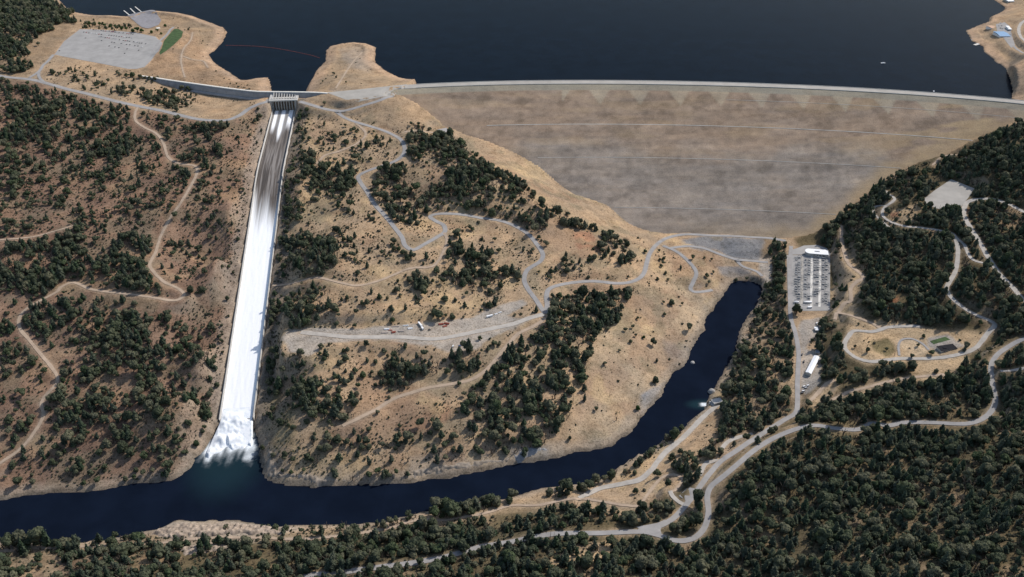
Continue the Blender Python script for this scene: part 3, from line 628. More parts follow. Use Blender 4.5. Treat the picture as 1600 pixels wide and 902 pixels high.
# ------------------------------------------------------------------ the embankment dam
dam = thing('embankment_dam', 'huge grey brown earth embankment dam with a pale crest road holding back the lake', 'dam', (300, 2160, 281))
def loc(o): o.location = -np.array(o.parent.location); return o
dx = np.arange(-300, 1420, 4.); q_ = np.concatenate([np.linspace(13.2, 470, 118)])
DX, Q2 = np.meshgrid(dx, q_); DY = crest_y(DX) - Q2; DZ = dam_z(DX, DY) + (fbm(DX, DY, 40, 3, 50) - .5) * 1.1 * smooth(14, 40, Q2)
sdq = sdist(DX, DY, DAM_POLY)
bd_ = sdq
g = np.array((.345,.268,.210)); g2 = np.array((.312,.272,.240)); tan_ = np.array((.44,.335,.215))
hz = smooth(185, 215, DZ + (fbm(DX, DY, 120, 3, 51) - .5) * 50)[..., None]
dc = g2 * (1 - hz) + g * hz
st = fbm(DX * .18, DY * 1.6, 26, 5, 52); dc = dc * (1 + .55 * (st[..., None] - .5))
mt_ = fbm(DX, DY * 1.4, 13, 4, 57); dc = dc * (1 + .55 * (mt_[..., None] - .5)); mt2 = smooth(.55, .7, fbm(DX * .6, DY, 30, 5, 58)); dc = dc * (1 - .22 * mt2[..., None])
yl = smooth(.52, .66, fbm(DX * .3, DY * 1.5, 40, 4, 53)) * (.25 + .6 * smooth(700, 1150, DX)) * smooth(160, 215, DZ); dc = dc * (1 - yl[..., None]) + tan_ * yl[..., None]
ed = 1 - smooth(4, 46, -sdq + (fbm(DX, DY, 50, 4, 54) - .5) * 40); ed = ed * smooth(290, 700, DX + (430 - Q2) * .9); dc = dc * (1 - .75 * ed[..., None]) + tan_ * .95 * .75 * ed[..., None]
# scalloped paler fill below the crest
tri = np.abs(((DX - 20) / 97.) % 1 - .5) * 2; dep = (Q2 - 26) / 52.
sc_ = smooth(-.06, .06, tri - .42 - .62 * dep) * (dep < 1) * (DX > 120) * (.45 + .45 * vnoise(DX, DY * 0, 97, 4)); dc = dc * (1 - .8 * sc_[..., None]) + np.array((.45, .40, .315)) * .8 * sc_[..., None]
bn = (Q2 < 30)[..., None]; dc = np.where(bn, np.array((.33,.305,.255)) * (1 + .3 * (st[..., None] - .5)), dc)
dc = dc * np.array((1.01, .985, .945))
V = np.stack([DX, DY, DZ], -1).reshape(-1, 3); qd = grid_quads(len(dx), len(q_)); k = (sdq.reshape(-1)[qd] < 9).any(1); v, qq, c = compact(V, qd[k], dc.reshape(-1, 3))
loc(link('downstream_face', np_mesh('downstream_face', v, qq[:, ::-1], c), M['face'], dam))
cx = np.arange(-262, 1420, 6.); off = np.array([-13.2, -9, -3, 3, 9, 13.2]); CX, O = np.meshgrid(cx, off); CYY = crest_y(CX) + O
crown = CREST + .9 - np.abs(O) * .03
V = np.stack([CX, CYY, crown], -1).reshape(-1, 3); loc(link('crest_road', np_mesh('crest_road', V, grid_quads(len(cx), 6)), M['pale_concrete' if False else 'paleLot'], dam))
uo = np.array([13.2, 16, 60, 120]); CX, O = np.meshgrid(cx, uo); V = np.stack([CX, crest_y(CX) + O, CREST + .4 - np.maximum(O - 13.2, 0) / 2.4], -1).reshape(-1, 3)
loc(link('upstream_face', np_mesh('upstream_face', V, grid_quads(len(cx), 4)), M['rock'], dam))
for s in (-1, 1):
    mb = MB(); xs = np.arange(-235, 1400, 12.)
    for a, b in zip(xs[:-1], xs[1:]):
        ya, yb = float(crest_y(a)) + s * 12, float(crest_y(b)) + s * 12
        mb.add([(a, ya - .35, CREST), (b, yb - .35, CREST), (b, yb - .35, CREST + 1.6), (a, ya - .35, CREST + 1.6), (a, ya + .35, CREST), (b, yb + .35, CREST), (b, yb + .35, CREST + 1.6), (a, ya + .35, CREST + 1.6)], [(0, 1, 2, 3), (5, 4, 7, 6), (3, 2, 6, 7)])
    loc(mb.build('parapet', M['pale_concrete'], dam))
for zb, wd, x0, x1 in ((226, 1.6, -60, 1240), (183, 1.1, 60, 1150), (262, .8, 520, 1260), (122, 1.0, 180, 980)):
    xs = np.arange(x0, x1, 8.); qq0 = 13 + (CREST - zb) * 2.17; rows = []
    okx = sdist(xs, crest_y(xs) - qq0, DAM_POLY) < -2; xs = xs[okx]
    for k_ in (-1, 0, 1):
        y = crest_y(xs) - qq0 + k_ * wd / 2; rows.append(np.stack([xs, y, dam_z(xs, y) + .4], 1))
    V = np.stack(rows, 1).reshape(-1, 3); i = np.arange(len(V)).reshape(-1, 3); qd = np.stack([i[:-1, :-1], i[1:, :-1], i[1:, 1:], i[:-1, 1:]], -1).reshape(-1, 4)
    loc(link('bench_track', np_mesh('bench_track', V, qd), M['bench'], dam))

# ------------------------------------------------------------------ the gated spillway
spl = thing('spillway', 'long straight concrete spillway chute carrying white water down to the river', 'spillway', (CHA[0], CHA[1], 248))
def cpt(d, l, z): p = CHA + CHD * d + CHN * l; return (p[0], p[1], z)
ds = np.linspace(0, CHL, 236)
def strip(offs, zs, dd=ds):
    V = []; 
    for d in dd:
        f = float(chute_z(np.array(d)))
        for o_, z_ in zip(offs, zs): V.append(cpt(d, o_, f + z_))
    return np.array(V), grid_quads(len(offs), len(dd))
V, Q = strip([-26.5, -13, 0, 13, 26.5], [0] * 5); loc(link('chute_floor', np_mesh('chute_floor', V, Q), M['dark_concrete'], spl))
for s in (-1, 1):
    V, Q = strip([s * 26.4, s * 26.5, s * 28.2, s * 28.3], [-2.8, 7, 7, -2.8]); loc(link('side_wall', np_mesh('side_wall', V, Q, smooth_=False), M['concrete'], spl))
mb = MB()   # the row of chute blocks at the foot
for i in range(4):
    for dd in (CHL - 1,):
        x = -19 + i * 12.6; z = float(chute_z(np.array(dd)))
        a = [cpt(dd - 12, x - 3, z + .1), cpt(dd - 12, x + 3, z + .1), cpt(dd, x + 3, z), cpt(dd, x - 3, z), cpt(dd, x - 3, z + 3.2), cpt(dd, x + 3, z + 3.2)]
        o = loc(MB().add(a, [(0, 1, 5, 4), (2, 3, 4, 5), (0, 4, 3), (1, 2, 5)]).build('dentate_block', M['dark_concrete'], spl))
# flowing sheet of water
la = np.linspace(-26.2, 26.2, 41); dsw = np.linspace(2, CHL - 1, 420)
DW, LW = np.meshgrid(dsw, la, indexing='ij')
zz = chute_z(DW) + 1.5 + (fbm(LW * 2.2, DW * .28, 10, 4, 60) - .5) * .7
P0 = CHA[0] + CHD[0] * DW + CHN[0] * LW; P1 = CHA[1] + CHD[1] * DW + CHN[1] * LW
stn = fbm(LW * 5.0, DW * .10, 26, 4, 61); stn2 = fbm(LW * 9, DW * .22, 20, 4, 62)
jets = .5 + .5 * np.cos((LW + 1) / 26.2 * math.pi * 3 ); jets = np.where(np.abs(LW) > 22, 0, jets)
top = np.clip(1.6 - smooth(25, 150, DW + (stn - .5) * 70 - 45 * np.exp(-((LW + 1) / 7.) ** 2)) * 1.75, 0, 1) * (.2 + .9 * smooth(.2, .75, jets)) * (1 - .5 * smooth(.85, 1, np.abs(LW) / 26.2))
mid = smooth(370, 500, DW + (stn - .5) * 150 - (1 - np.abs(LW) / 26.2) * 40 * 0 + 40 * smooth(.7, 1, np.abs(LW) / 26.2))
mid = np.maximum(mid, .09 * smooth(.46, .62, stn2) * smooth(100, 300, DW))
fo = np.clip(np.maximum(top, mid), 0, 1)
c = np.zeros(DW.shape + (3,)); c[..., 0] = fo; c[..., 1] = stn2
sw = link('spillway_water', np_mesh('spillway_water', np.stack([P0, P1, zz], -1).reshape(-1, 3), grid_quads(len(la), len(dsw)), c.reshape(-1, 3)), None)
m, nt, b = new_mat('rushing_water'); vc = N(nt, 'ShaderNodeVertexColor', layer_name='Col'); sp = N(nt, 'ShaderNodeSeparateColor'); nt.links.new(vc.outputs[0], sp.inputs[0])
under = ramp(nt, sp.outputs[1], [(.3, (.075, .064, .056)), (.5, (.125, .104, .088)), (.68, (.19, .16, .135))])
nn = noise_node(nt, .3, 5, .7); fr = ramp(nt, nn.outputs[0], [(.25, (.86, .88, .90)), (.5, (.95, .95, .95))])
nt.links.new(mixc(nt, 'MIX', sp.outputs[0], under.outputs[0], fr.outputs[0]), b.inputs['Base Color']); b.inputs['Roughness'].default_value = .5
sw.data.materials.append(m); tag(sw, kind='structure')
# burst of spray where the sheet drops into the river
V = []; nu, nv = 110, 150
for j in range(nv):
    e = j / (nv - 1)
    l = np.linspace(-1, 1, nu); fw = 26.3 + 12 * smooth(.12, .7, np.array(e)) * np.where(l < 0, 1.25, .35); x = l * fw; d = CHL - 26 + e * 122 + 0 * x
    s1 = smooth(.2, .62, np.array(e)); zb = float(chute_z(np.array(min(CHL, CHL - 26 + e * 122)))) * (1 - s1) + RIVER * s1
    nz = fbm(x, d * .8, 19, 3, 70); nb = fbm(x * 1.1, d * .5, 26, 3, 74)
    up = (1.2 + 17 * np.clip(nz - .34, 0, 1) * (1 - np.abs(l) ** 5)) * smooth(.0, .3, np.array(e)) 
    reach = .74 + (nb - .5) * .75 + .06 * (1 - np.abs(l)) ; fall = 1 - smooth(reach - .16, reach, e)
    z = zb + up * fall + 1.75 * (1 - smooth(.1, .35, np.array(e))) + .2 * smooth(.3, .45, np.array(e)) - 3.0 * (1 - fall) * float(e > .3) - .6 * smooth(.93, 1, np.abs(l)) * 4
    V.append(np.stack([CHA[0] + CHD[0] * d + CHN[0] * x, CHA[1] + CHD[1] * d + CHN[1] * x, z], 1))
tag(link('plunge_foam', np_mesh('plunge_foam', np.concatenate(V), grid_quads(nu, nv)), M['foam']), 'white boiling burst of foam where the chute meets the river', None, None, 'stuff')

# gate structure at the head of the chute
gs = thing('spillway_gatehouse', 'row of concrete gate piers and road bridge at the head of the white chute', 'spillway gates', (CHA[0], CHA[1], 248), math.atan2(CHN[1], CHN[0]))
# local axes: x across the chute, y up the valley (towards the lake)
bays = 8; pw = 2.0; span = (53.0 - pw) / bays
for i in range(bays + 1):
    x = -26.5 + pw / 2 + i * span
    MB().prism([(x - pw / 2, 0)] * 0 + [(x - pw / 2, -6), (x + pw / 2, -6), (x + pw / 2, 30), (x - pw / 2, 30)], 1, 12).add([(x - pw / 2, 12, -6), (x + pw / 2, 12, -6), (x + pw / 2, 12, 24), (x - pw / 2, 12, 24), (x - pw / 2, 39, -6), (x + pw / 2, 39, -6), (x + pw / 2, 39, 33), (x - pw / 2, 39, 33)], [(0, 1, 2, 3), (4, 5, 6, 7), (0, 3, 7, 4), (1, 2, 6, 5), (2, 3, 7, 6)]).build('pier', M['concrete'], gs)
    if i < bays:
        x0, x1 = x + pw / 2, x + span - pw / 2; pr = [(x0, 0), (x1, 0)]
        v = []; nsg = 6
        for j in range(nsg + 1):
            t = j / nsg; v += [(x0 + .05, 30 + 5 * math.sin(t * 1.4), 3 + 20 * t), (x1 - .05, 30 + 5 * math.sin(t * 1.4), 3 + 20 * t)]
        MB().add(v, [(2 * j, 2 * j + 1, 2 * j + 3, 2 * j + 2) for j in range(nsg)]).build('radial_gate', M['metal_grey'], gs)
        MB().box(x0, x1, 13, 17, 20, 23).build('breast_wall', M['dark_concrete'], gs)
MB().box(-33, 33, -7.5, 1.5, 26.4, 28.4).build('bridge_deck', M['pale_concrete'], gs)
for s in (-7.4, .8): MB().box(-33, 33, s, s + .6, 28.4, 29.5).build('bridge_rail', M['pale_concrete'], gs)
MB().box(-28, 28, 17.5, 22, 23.8, 25.2).build('hoist_deck', M['pale_concrete'], gs)
for s in (-1, 1): MB().box(min(s * 27.5, s * 34), max(s * 27.5, s * 34), -6, 40, -5, 27.8).build('abutment_block', M['concrete'], gs)
MB().box(-26.4, 26.4, 18, 36, -6, .6).build('sill', M['dark_concrete'], gs)

# the long overflow weir beside it
WP = [(218,118.5),(240,121.5),(265,125.5),(300,130.5),(336,135.5),(375,140.5),(400,143),(425,143.6),(450,143.9),(478,144.3),(500,145),(512,146)]
zt = np.interp([p[0] for p in WP], [218, 420, 470, 512], [277, 280.5, 281.3, 281.3]); W3 = unp(np.array(WP)[:, 0], np.array(WP)[:, 1], zt); W3 = resample(W3, 6)
wr = thing('overflow_weir', 'long low concrete overflow weir with white rim running from lakeside lot to spillway gates', 'weir', tuple(W3[len(W3) // 2]))
T = np.gradient(W3[:, :2], axis=0); T /= np.hypot(T[:, 0], T[:, 1])[:, None]; NN = np.stack([-T[:, 1], T[:, 0]], 1)
def loft(prof, name, mat):
    V = np.stack([np.stack([W3[:, 0] + NN[:, 0] * o, W3[:, 1] + NN[:, 1] * o, W3[:, 2] + z], 1) for o, z in prof], 1).reshape(-1, 3)
    i = np.arange(len(V)).reshape(-1, len(prof)); qd = np.stack([i[:-1, :-1], i[1:, :-1], i[1:, 1:], i[:-1, 1:]], -1).reshape(-1, 4)
    return loc(link(name, np_mesh(name, V, qd, smooth_=False), mat, wr))
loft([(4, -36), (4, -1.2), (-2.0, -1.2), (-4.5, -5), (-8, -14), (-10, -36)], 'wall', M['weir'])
loft([(4.2, -1.1), (4.2, .2), (-2.6, .2), (-2.6, -1.1)], 'rim', M['pale_concrete'])
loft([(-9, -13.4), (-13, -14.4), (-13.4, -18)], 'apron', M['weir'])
# buoy line over the forebay
BL = resample(unp(np.array([352, 375, 400, 425, 450, 470, 488, 500]), np.array([71, 71.5, 72.5, 75, 79, 83, 87, 91.]), LAKE + .3), 9)
bl = thing('buoy_line', 'thin faded red line of floats strung across the lake inlet above the gates', 'buoy line', tuple(BL[0]))
mb = MB(); mf = MB()
for a, b_ in zip(BL[:-1], BL[1:]):
    mf.tube(a + (b_ - a) * .08, a + (b_ - a) * .92, .55, .55, 7); mb.tube(a, b_, .12, .12, 5)
loc(mb.build('cable', M['dark'], bl)); f_ = loc(mf.build('float', M['buoy'], bl)); f_['kind'] = 'stuff'

# rocky outcrops along the channel
def outcrop(name, poly, amp, sc, lb, mat, stretch=(1, 1), step=1.6):
    P = hits(poly); po = [tuple(p[:2]) for p in P]; xs = np.arange(P[:, 0].min() - 6, P[:, 0].max() + 6, step); ys = np.arange(P[:, 1].min() - 6, P[:, 1].max() + 6, step)
    X, Y = np.meshgrid(xs, ys); sd = sdist(X + (fbm(X, Y, 18, 3, 70) - .5) * 14, Y + (fbm(X, Y, 18, 3, 71) - .5) * 14, po)
    a, b = stretch; rg = 1 - np.abs(fbm(X * a + Y * b * .4, Y * a - X * b * .4, sc, 4, 72) - .5) * 3.2; rg2 = 1 - np.abs(fbm(X * a * 1.6, Y, sc * .45, 3, 73) - .5) * 3
    e = 1 - smooth(-11, 1, sd); z = ground(X, Y) - .8 + e * (.5 + amp * np.clip(rg, 0, 1) ** 1.6 + amp * .35 * np.clip(rg2, 0, 1)) - (1 - e) * 1.5
    V = np.stack([X, Y, z], -1).reshape(-1, 3); q = grid_quads(len(xs), len(ys)); k = (sd.reshape(-1)[q] < 3).any(1); v, qq, c = compact(V, q[k])
    tag(link(name, np_mesh(name, v, qq, smooth_=False), mat), lb, 'rock')
M['outcrop'] = simple('fractured_rock', (.315, .25, .195), var=.5, scale=.16); M['cliff'] = simple('brown_cliff_rock', (.27, .225, .18), var=.45, scale=.12); M['slate'] = simple('grey_slab_rock', (.30, .295, .295), var=.3, scale=.12)
outcrop('rock_outcrop', [(222,838),(250,826),(276,816),(313,816),(351,816),(400,820),(428,822),(470,826),(440,838),(400,838),(330,840),(270,846)], 4.5, 16, 'pale fractured rock outcrop on the near bank facing the chute', M['outcrop'], (1.6, 1))
outcrop('rock_outcrop', [(262,853),(330,843),(380,842),(345,862),(310,872),(285,868)], 3.0, 14, 'pale eroded rock slope below the river trail facing the chute', M['outcrop'], (1.6, 1))
outcrop('rock_bank', [(412,742),(414,700),(430,705),(445,735),(500,740),(560,746),(620,744),(625,753),(575,756),(538,759),(493,759),(445,754),(420,750)], 3.2, 15, 'rough brown rock bank right of the foam pool', M['cliff'], (1.8, .4))
outcrop('rock_bank', [(640,728),(700,722),(765,716),(800,712),(800,726),(763,733),(726,740),(676,748),(640,752)], 3.2, 14, 'brown furrowed rock bank below the riverside grove', M['cliff'], (2.2, .2))
outcrop('rock_bank', [(800,703),(830,697),(858,700),(864,711),(830,720),(803,726)], 3.0, 14, 'grey slab rock bank at the bend of the channel', M['slate'], (2.4, .2))
outcrop('rock_bank', [(155,764),(175,756),(226,748),(268,740),(285,722),(298,712),(300,728),(280,743),(271,749),(226,753),(175,760)], 2.6, 13, 'pale rock bank left of the foam pool', M['outcrop'], (1.6, .4))
outcrop('rock_bank', [(998,642),(1018,620),(1033,606),(1038,602),(1034,614),(1020,629),(1001,650)], 2.0, 12, 'grey slab rock strip beside the bright green round tree', M['slate'], (1.4, .6))
# ------------------------------------------------------------------ tree shapes
def crown_mesh(name, kind, seed):
    r = np.random.default_rng(seed); V = []; Fc = []
    def quad(c, n, s):
        n = n / np.linalg.norm(n); h = np.array([0, 0, 1.]) if abs(n[2]) < .9 else np.array([1., 0, 0]); a = np.cross(n, h); a /= np.linalg.norm(a); b = np.cross(n, a)
        t = r.uniform(0, 6.28); a, b = a * math.cos(t) + b * math.sin(t), b * math.cos(t) - a * math.sin(t); k = len(V); e = r.uniform(.6, 1.3, 4) * s
        V.extend([c - a * e[0], c - b * e[1] * .8 + n * s * .25, c + a * e[2], c + b * e[3] * .8 - n * s * .2]); Fc.append((k, k + 1, k + 2, k + 3))
    def lump(c, rad, n1, jit):
        bm = bmesh.new(); bmesh.ops.create_icosphere(bm, subdivisions=2 if np.max(rad) > .3 else 1, radius=1); k = len(V)
        for v in bm.verts:
            p = np.array(v.co); V.append(c + p * rad * r.uniform(1 - jit, 1 + jit))
        for f in bm.faces: Fc.append(tuple(k + v.index for v in f.verts) + (k + f.verts[2].index,))
        bm.free()
    if kind == 'oak':
        n = r.integers(6, 10); asp = r.uniform(.85, 1.25)
        cs = []
        for i in range(n):
            a = r.uniform(0, 6.28); q = r.uniform(.15, .62) if i else 0; z = r.uniform(.45, 1.15) if i else 1.0
            cs.append((np.array([math.cos(a) * q, math.sin(a) * q, z * asp + .1]), r.uniform(.26, .44) if i else .46))
        for c, rad in cs:
            lump(c, rad * np.array([1, 1, .85]), 0, .2)
            for _ in range(26):
                d = r.normal(size=3); d[2] += .35; d /= np.linalg.norm(d); quad(c + d * rad * np.array([1.05, 1.05, .9]), d + r.normal(size=3) * .5, rad * r.uniform(.22, .42))
        for _ in range(40):
            c, rad = cs[r.integers(n)]; d = r.normal(size=3); d /= np.linalg.norm(d); quad(c + d * rad * 1.22, r.normal(size=3), rad * r.uniform(.12, .25))
    elif kind == 'pine':
        L = r.integers(8, 12); top = 2.0; lean = r.normal(size=2) * .06; wide = r.uniform(.9, 1.2)
        for i in range(L):
            t = i / (L - 1); rad = wide * ((1 - t) ** .62 * .82 + .12) * r.uniform(.8, 1.15) * (.55 + .45 * smooth(0, .22, np.array(t))); z = .30 + t * (top - .3)
            m = max(3, int(9 * (1 - t) + 3)); a0 = r.uniform(0, 6.28)
            if t < .93: lump(np.array([lean[0] * z, lean[1] * z, z]), np.array([rad * .62, rad * .62, .19]), 0, .2)
            for j in range(m):
                if r.random() < .12: continue
                a = a0 + j / m * 6.28 + r.uniform(-.3, .3); q = rad * r.uniform(.5, 1.0); d = np.array([math.cos(a), math.sin(a), 0])
                c = np.array([lean[0] * z, lean[1] * z, z - q * .12 + r.uniform(-.06, .06)]) + d * q * .75
                for _ in range(3): quad(c + r.normal(size=3) * .09, d * .5 + np.array([0, 0, .8]) + r.normal(size=3) * .45, rad * r.uniform(.2, .36) + .04)
        quad(np.array([lean[0] * 2, lean[1] * 2, 2.0]), np.array([1., 0, .2]), .1); quad(np.array([lean[0] * 2, lean[1] * 2, 2.0]), np.array([0, 1., .2]), .1)
    else:
        n = r.integers(3, 5)
        for i in range(n):
            c = np.array([r.uniform(-.55, .55), r.uniform(-.55, .55), r.uniform(.2, .5)]); rad = r.uniform(.3, .5); lump(c, rad * np.array([1, 1, .8]), 0, .25)
            for _ in range(12):
                d = r.normal(size=3); d[2] = abs(d[2]); d /= np.linalg.norm(d); quad(c + d * rad, d + r.normal(size=3) * .5, rad * .4)
    me = bpy.data.meshes.new(name); me.from_pydata([tuple(v) for v in V], [], [f if f[2] != f[3] else f[:3] for f in Fc]); me.update(); return me
def trunk_mesh(name, kind, seed):
    r = np.random.default_rng(seed + 500); mb = MB()
    if kind == 'pine': mb.tube((0, 0, -.35), (0, 0, .8), .06, .045, 7).tube((0, 0, .8), (.02, .02, 1.75), .045, .012, 6)
    else:
        mb.tube((0, 0, -.35), (.02, 0, .5), .10, .07, 7)
        for i in range(4):
            a = i * 1.57 + r.uniform(-.4, .4); mb.tube((.02, 0, .42), (.02 + math.cos(a) * .4, math.sin(a) * .4, r.uniform(.75, 1.05)), .055, .018, 5)
    return mb.mesh(name, True)
PROTO = {}
for kind, n in (('oak', 7), ('pine', 6), ('bush', 4)):
    PROTO[kind] = []
    for i in range(n):
        c = crown_mesh('crown', kind, 100 + i * 7 + len(kind)); c.materials.append(M[kind])
        t = trunk_mesh('trunk', kind, i); t.materials.append(M['bark']); PROTO[kind].append((c, t))
LUSH = []
for i in range(3):
    c = PROTO['oak'][i][0].copy(); c.materials.clear(); c.materials.append(M['lush']); LUSH.append((c, PROTO['oak'][i][1]))

# ------------------------------------------------------------------ where the trees grow: picture outline, trees per hectare, share of pines, size, clumping
TZ = [([(-400,-300),(2200,-300),(2200,1400),(-400,1400)], 0, .3, 1, 0)]
def T(poly, dens, pine=.3, size=1., clump=.5): TZ.append((poly, dens * (1.0 if dens < 9 else 2.5 if dens < 80 else 2.5 if dens < 118 else 1.9), pine, size, clump))
T([(-400,122),(5,124),(125,147),(250,176),(350,192),(396,180),(392,330),(366,452),(344,600),(320,690),(300,700),(270,748),(-400,780)], 44, .35, .86, .72)
T([(330,195),(412,170),(396,300),(370,452),(350,590),(335,590),(345,450),(355,330)], 10, .2, .7, .5)
T([(240,440),(290,380),(350,380),(360,440),(340,480),(290,470)], 20, .3, .8, .7)
T([(0,130),(60,138),(170,180),(200,215),(200,240),(120,250),(0,250)], 75, .3, 1.0, .6)
T([(0,300),(120,290),(240,320),(190,380),(60,350),(0,360)], 40, .3, .85, .7)
T([(0,240),(40,240),(40,290),(0,300)], 75, .3, .95, .4)
T([(300,195),(358,195),(340,270),(300,290),(290,250)], 60, .3, .95, .6)
T([(230,290),(330,285),(350,330),(260,370),(215,345)], 45, .2, .8, .65)
T([(0,390),(110,370),(160,380),(110,440),(60,470),(0,440)], 85, .35, 1, .5)
T([(140,420),(190,370),(240,370),(235,415),(265,450),(250,460),(150,452)], 110, .35, 1, .35)
T([(40,480),(90,460),(140,470),(120,560),(60,520)], 70, .4, 1, .5)
T([(0,500),(28,500),(60,560),(40,580),(0,600)], 90, .35, 1, .4)
T([(120,462),(200,470),(250,475),(290,520),(340,560),(330,640),(260,690),(150,690),(120,600)], 82, .35, .98, .58)
T([(260,470),(290,470),(355,470),(350,560),(300,520),(265,500)], 26, .3, .8, .7)
T([(-100,640),(60,630),(90,690),(0,770),(-100,790)], 22, .3, .9, .7)
T([(70,600),(130,620),(150,700),(90,700)], 60, .3, 1, .5)
T([(80,700),(160,690),(290,690),(262,744),(160,758),(90,765)], 26, .25, 1.05, .75)
T([(-100,-80),(70,-10),(108,22),(125,38),(85,40),(60,60),(10,110),(-100,115)], 95, .35, 1.2, .35)
T([(-100,60),(30,50),(50,110),(0,115),(-100,115)], 60, .3, 1.1, .5)
T([(60,105),(210,120),(330,155),(280,168),(180,150),(80,128)], 22, .1, .8, .8)
T([(220,143),(275,150),(275,172),(235,165)], 60, .1, .95, .4)
T([(118,40),(128,30),(205,40),(205,48),(130,44)], 30, .1, .8, .4)
T([(265,40),(420,60),(420,140),(260,110)], 1.2, .1, .6, .4)
T([(480,70),(640,70),(640,130),(490,140)], 1.0, .1, .7, .4)
# middle ridge
T([(470,165),(520,178),(560,195),(620,215),(632,240),(560,270),(555,300),(600,340),(640,395),(695,350),(830,372),(850,400),(825,450),(850,490),(780,560),(740,640),(740,720),(560,755),(415,750),(400,690),(400,600),(430,400),(455,220)], 15, .2, .86, .72)
T([(555,160),(690,205),(640,200),(600,190)], 1, .1, .7, .5)
T([(520,205),(590,205),(620,225),(615,248),(560,262),(540,262),(545,230)], 32, .2, .85, .6)
T([(450,248),(490,240),(515,255),(555,250),(560,300),(500,300),(440,300)], 80, .25, 1, .45)
T([(430,300),(560,300),(590,345),(560,350),(430,345)], 48, .2, .9, .65)
T([(430,345),(600,345),(625,385),(560,400),(430,372)], 16, .2, .8, .7)
T([(440,376),(500,368),(526,384),(524,412),(505,432),(440,436)], 115, .3, 1, .3)
T([(435,436),(520,452),(530,512),(440,520),(425,500)], 55, .35, 1, .6)
T([(632,196),(680,206),(720,228),(760,255),(800,282),(860,322),(900,345),(960,374),(985,400),(980,425),(900,420),(905,385),(900,365),(860,350),(850,385),(805,345),(740,332),(680,330),(655,350),(612,345),(585,300),(582,272),(632,248),(640,225)], 105, .25, 1.02, .4)
T([(632,242),(690,245),(690,290),(640,292),(632,270)], 28, .1, .8, .8)
T([(735,290),(800,300),(840,340),(790,340),(740,322)], 50, .2, .9, .7)
T([(890,362),(935,362),(940,400),(890,402)], 6, .1, .8, .5)
T([(935,362),(985,385),(985,430),(940,420)], 75, .3, 1.05, .5)
T([(825,400),(930,400),(1000,425),(990,440),(860,440)], 18, .2, .85, .65)
T([(990,365),(1015,370),(1010,420),(985,420)], 10, .2, .8, .5)
T([(700,395),(790,395),(795,440),(740,452),(640,452),(630,430),(690,415)], 72, .3, 1, .5)
T([(540,455),(820,455),(790,480),(640,512),(540,512)], 24, .3, .95, .7)
T([(412,545),(470,555),(485,570),(545,545),(562,580),(556,625),(552,655),(490,662),(470,640),(415,608)], 92, .35, 1.02, .5)
T([(480,545),(540,560),(545,640),(500,640)], 45, .3, .95, .65)
T([(395,610),(460,620),(470,690),(400,690)], 12, .2, .9, .5)
T([(600,570),(640,545),(690,560),(740,548),(760,556),(742,585),(690,582),(650,590),(628,612),(600,605)], 95, .3, 1.05, .35)
T([(560,610),(720,600),(720,620),(690,640),(620,680),(560,690)], 3, .3, 1, .5)
T([(745,590),(800,548),(860,503),(905,462),(990,448),(985,480),(965,520),(940,555),(930,570),(905,600),(890,650),(850,690),(820,712),(700,712),(665,690),(690,650),(725,640)], 88, .3, 1.05, .52)
T([(850,470),(900,462),(990,448),(1000,460),(960,520),(935,570),(905,570),(860,530)], 100, .3, 1.08, .4)
T([(480,690),(670,690),(720,712),(640,740),(520,755),(480,720)], 34, .35, 1.1, .65)
T([(930,540),(990,470),(1010,440),(1110,440),(1110,480),(1080,560),(1040,600),(985,672),(900,705),(880,690),(900,620)], 1.6, .2, .8, .4)
T([(1015,395),(1040,390),(1130,440),(1120,470),(1010,440)], 5, .2, .9, .5)
# chute's right bank
T([(470,172),(484,168),(470,260),(458,330),(446,400),(425,560),(414,560),(430,430),(445,330)], 70, .1, .72, .35)
# east side and the near forest
T([(1205,380),(1236,392),(1240,480),(1246,560),(1250,640),(1190,690),(1140,700),(1122,640),(1142,585),(1158,540),(1176,495),(1194,450)], 84, .3, .95, .5)
T([(1128,640),(1160,585),(1200,560),(1240,600),(1240,640),(1180,690),(1120,700)], 120, .4, 1, .4)
FR = [(1270,400),(1290,350),(1330,322),(1360,300),(1392,268),(1440,252),(1480,248),(1540,216),(1600,190),(1900,60),(2300,600),(2300,1300),(1140,1300),(1120,800),(1150,740),(1200,700),(1246,660),(1290,620),(1330,620),(1490,600),(1545,560),(1560,500),(1330,400)]
T(FR, 150, .5, 1.0, .42)
T([(1290,365),(1330,335),(1385,360),(1500,368),(1495,440),(1480,480),(1400,495),(1345,470),(1335,410)], 140, .45, 1, .3)
T([(1390,268),(1460,250),(1480,262),(1440,300),(1440,350),(1395,352),(1385,300)], 55, .3, .9, .6)
T([(1296,385),(1335,385),(1352,435),(1330,480),(1300,500),(1298,440)], 30, .2, .8, .6)
T([(1300,500),(1350,470),(1440,510),(1560,500),(1550,560),(1470,585),(1330,570)], 6, .2, .95, .6)
T([(1345,470),(1420,480),(1445,507),(1390,508),(1350,490)], 130, .4, 1, .3)
T([(1440,455),(1478,470),(1508,486),(1536,500),(1525,511),(1440,508)], 130, .4, 1, .3)
T([(1520,545),(1548,515),(1556,560),(1545,600),(1490,590),(1505,560)], 70, .35, 1, .5)
T([(1380,455),(1408,460),(1405,484),(1388,482)], 4, .2, .8, .5)
T([(1252,500),(1300,500),(1320,570),(1290,610),(1262,640),(1275,560)], 75, .35, 1, .55)
T([(1262,625),(1300,588),(1316,592),(1276,640)], 8, .2, .9, .5)
T([(1362,566),(1420,562),(1430,582),(1400,592),(1362,590)], 170, .4, 1.1, .1)
T([(1425,562),(1500,556),(1520,560),(1480,584),(1430,584)], 5, .2, 1, .4)
T([(1300,600),(1345,575),(1365,600),(1300,620)], 55, .3, 1, .6)
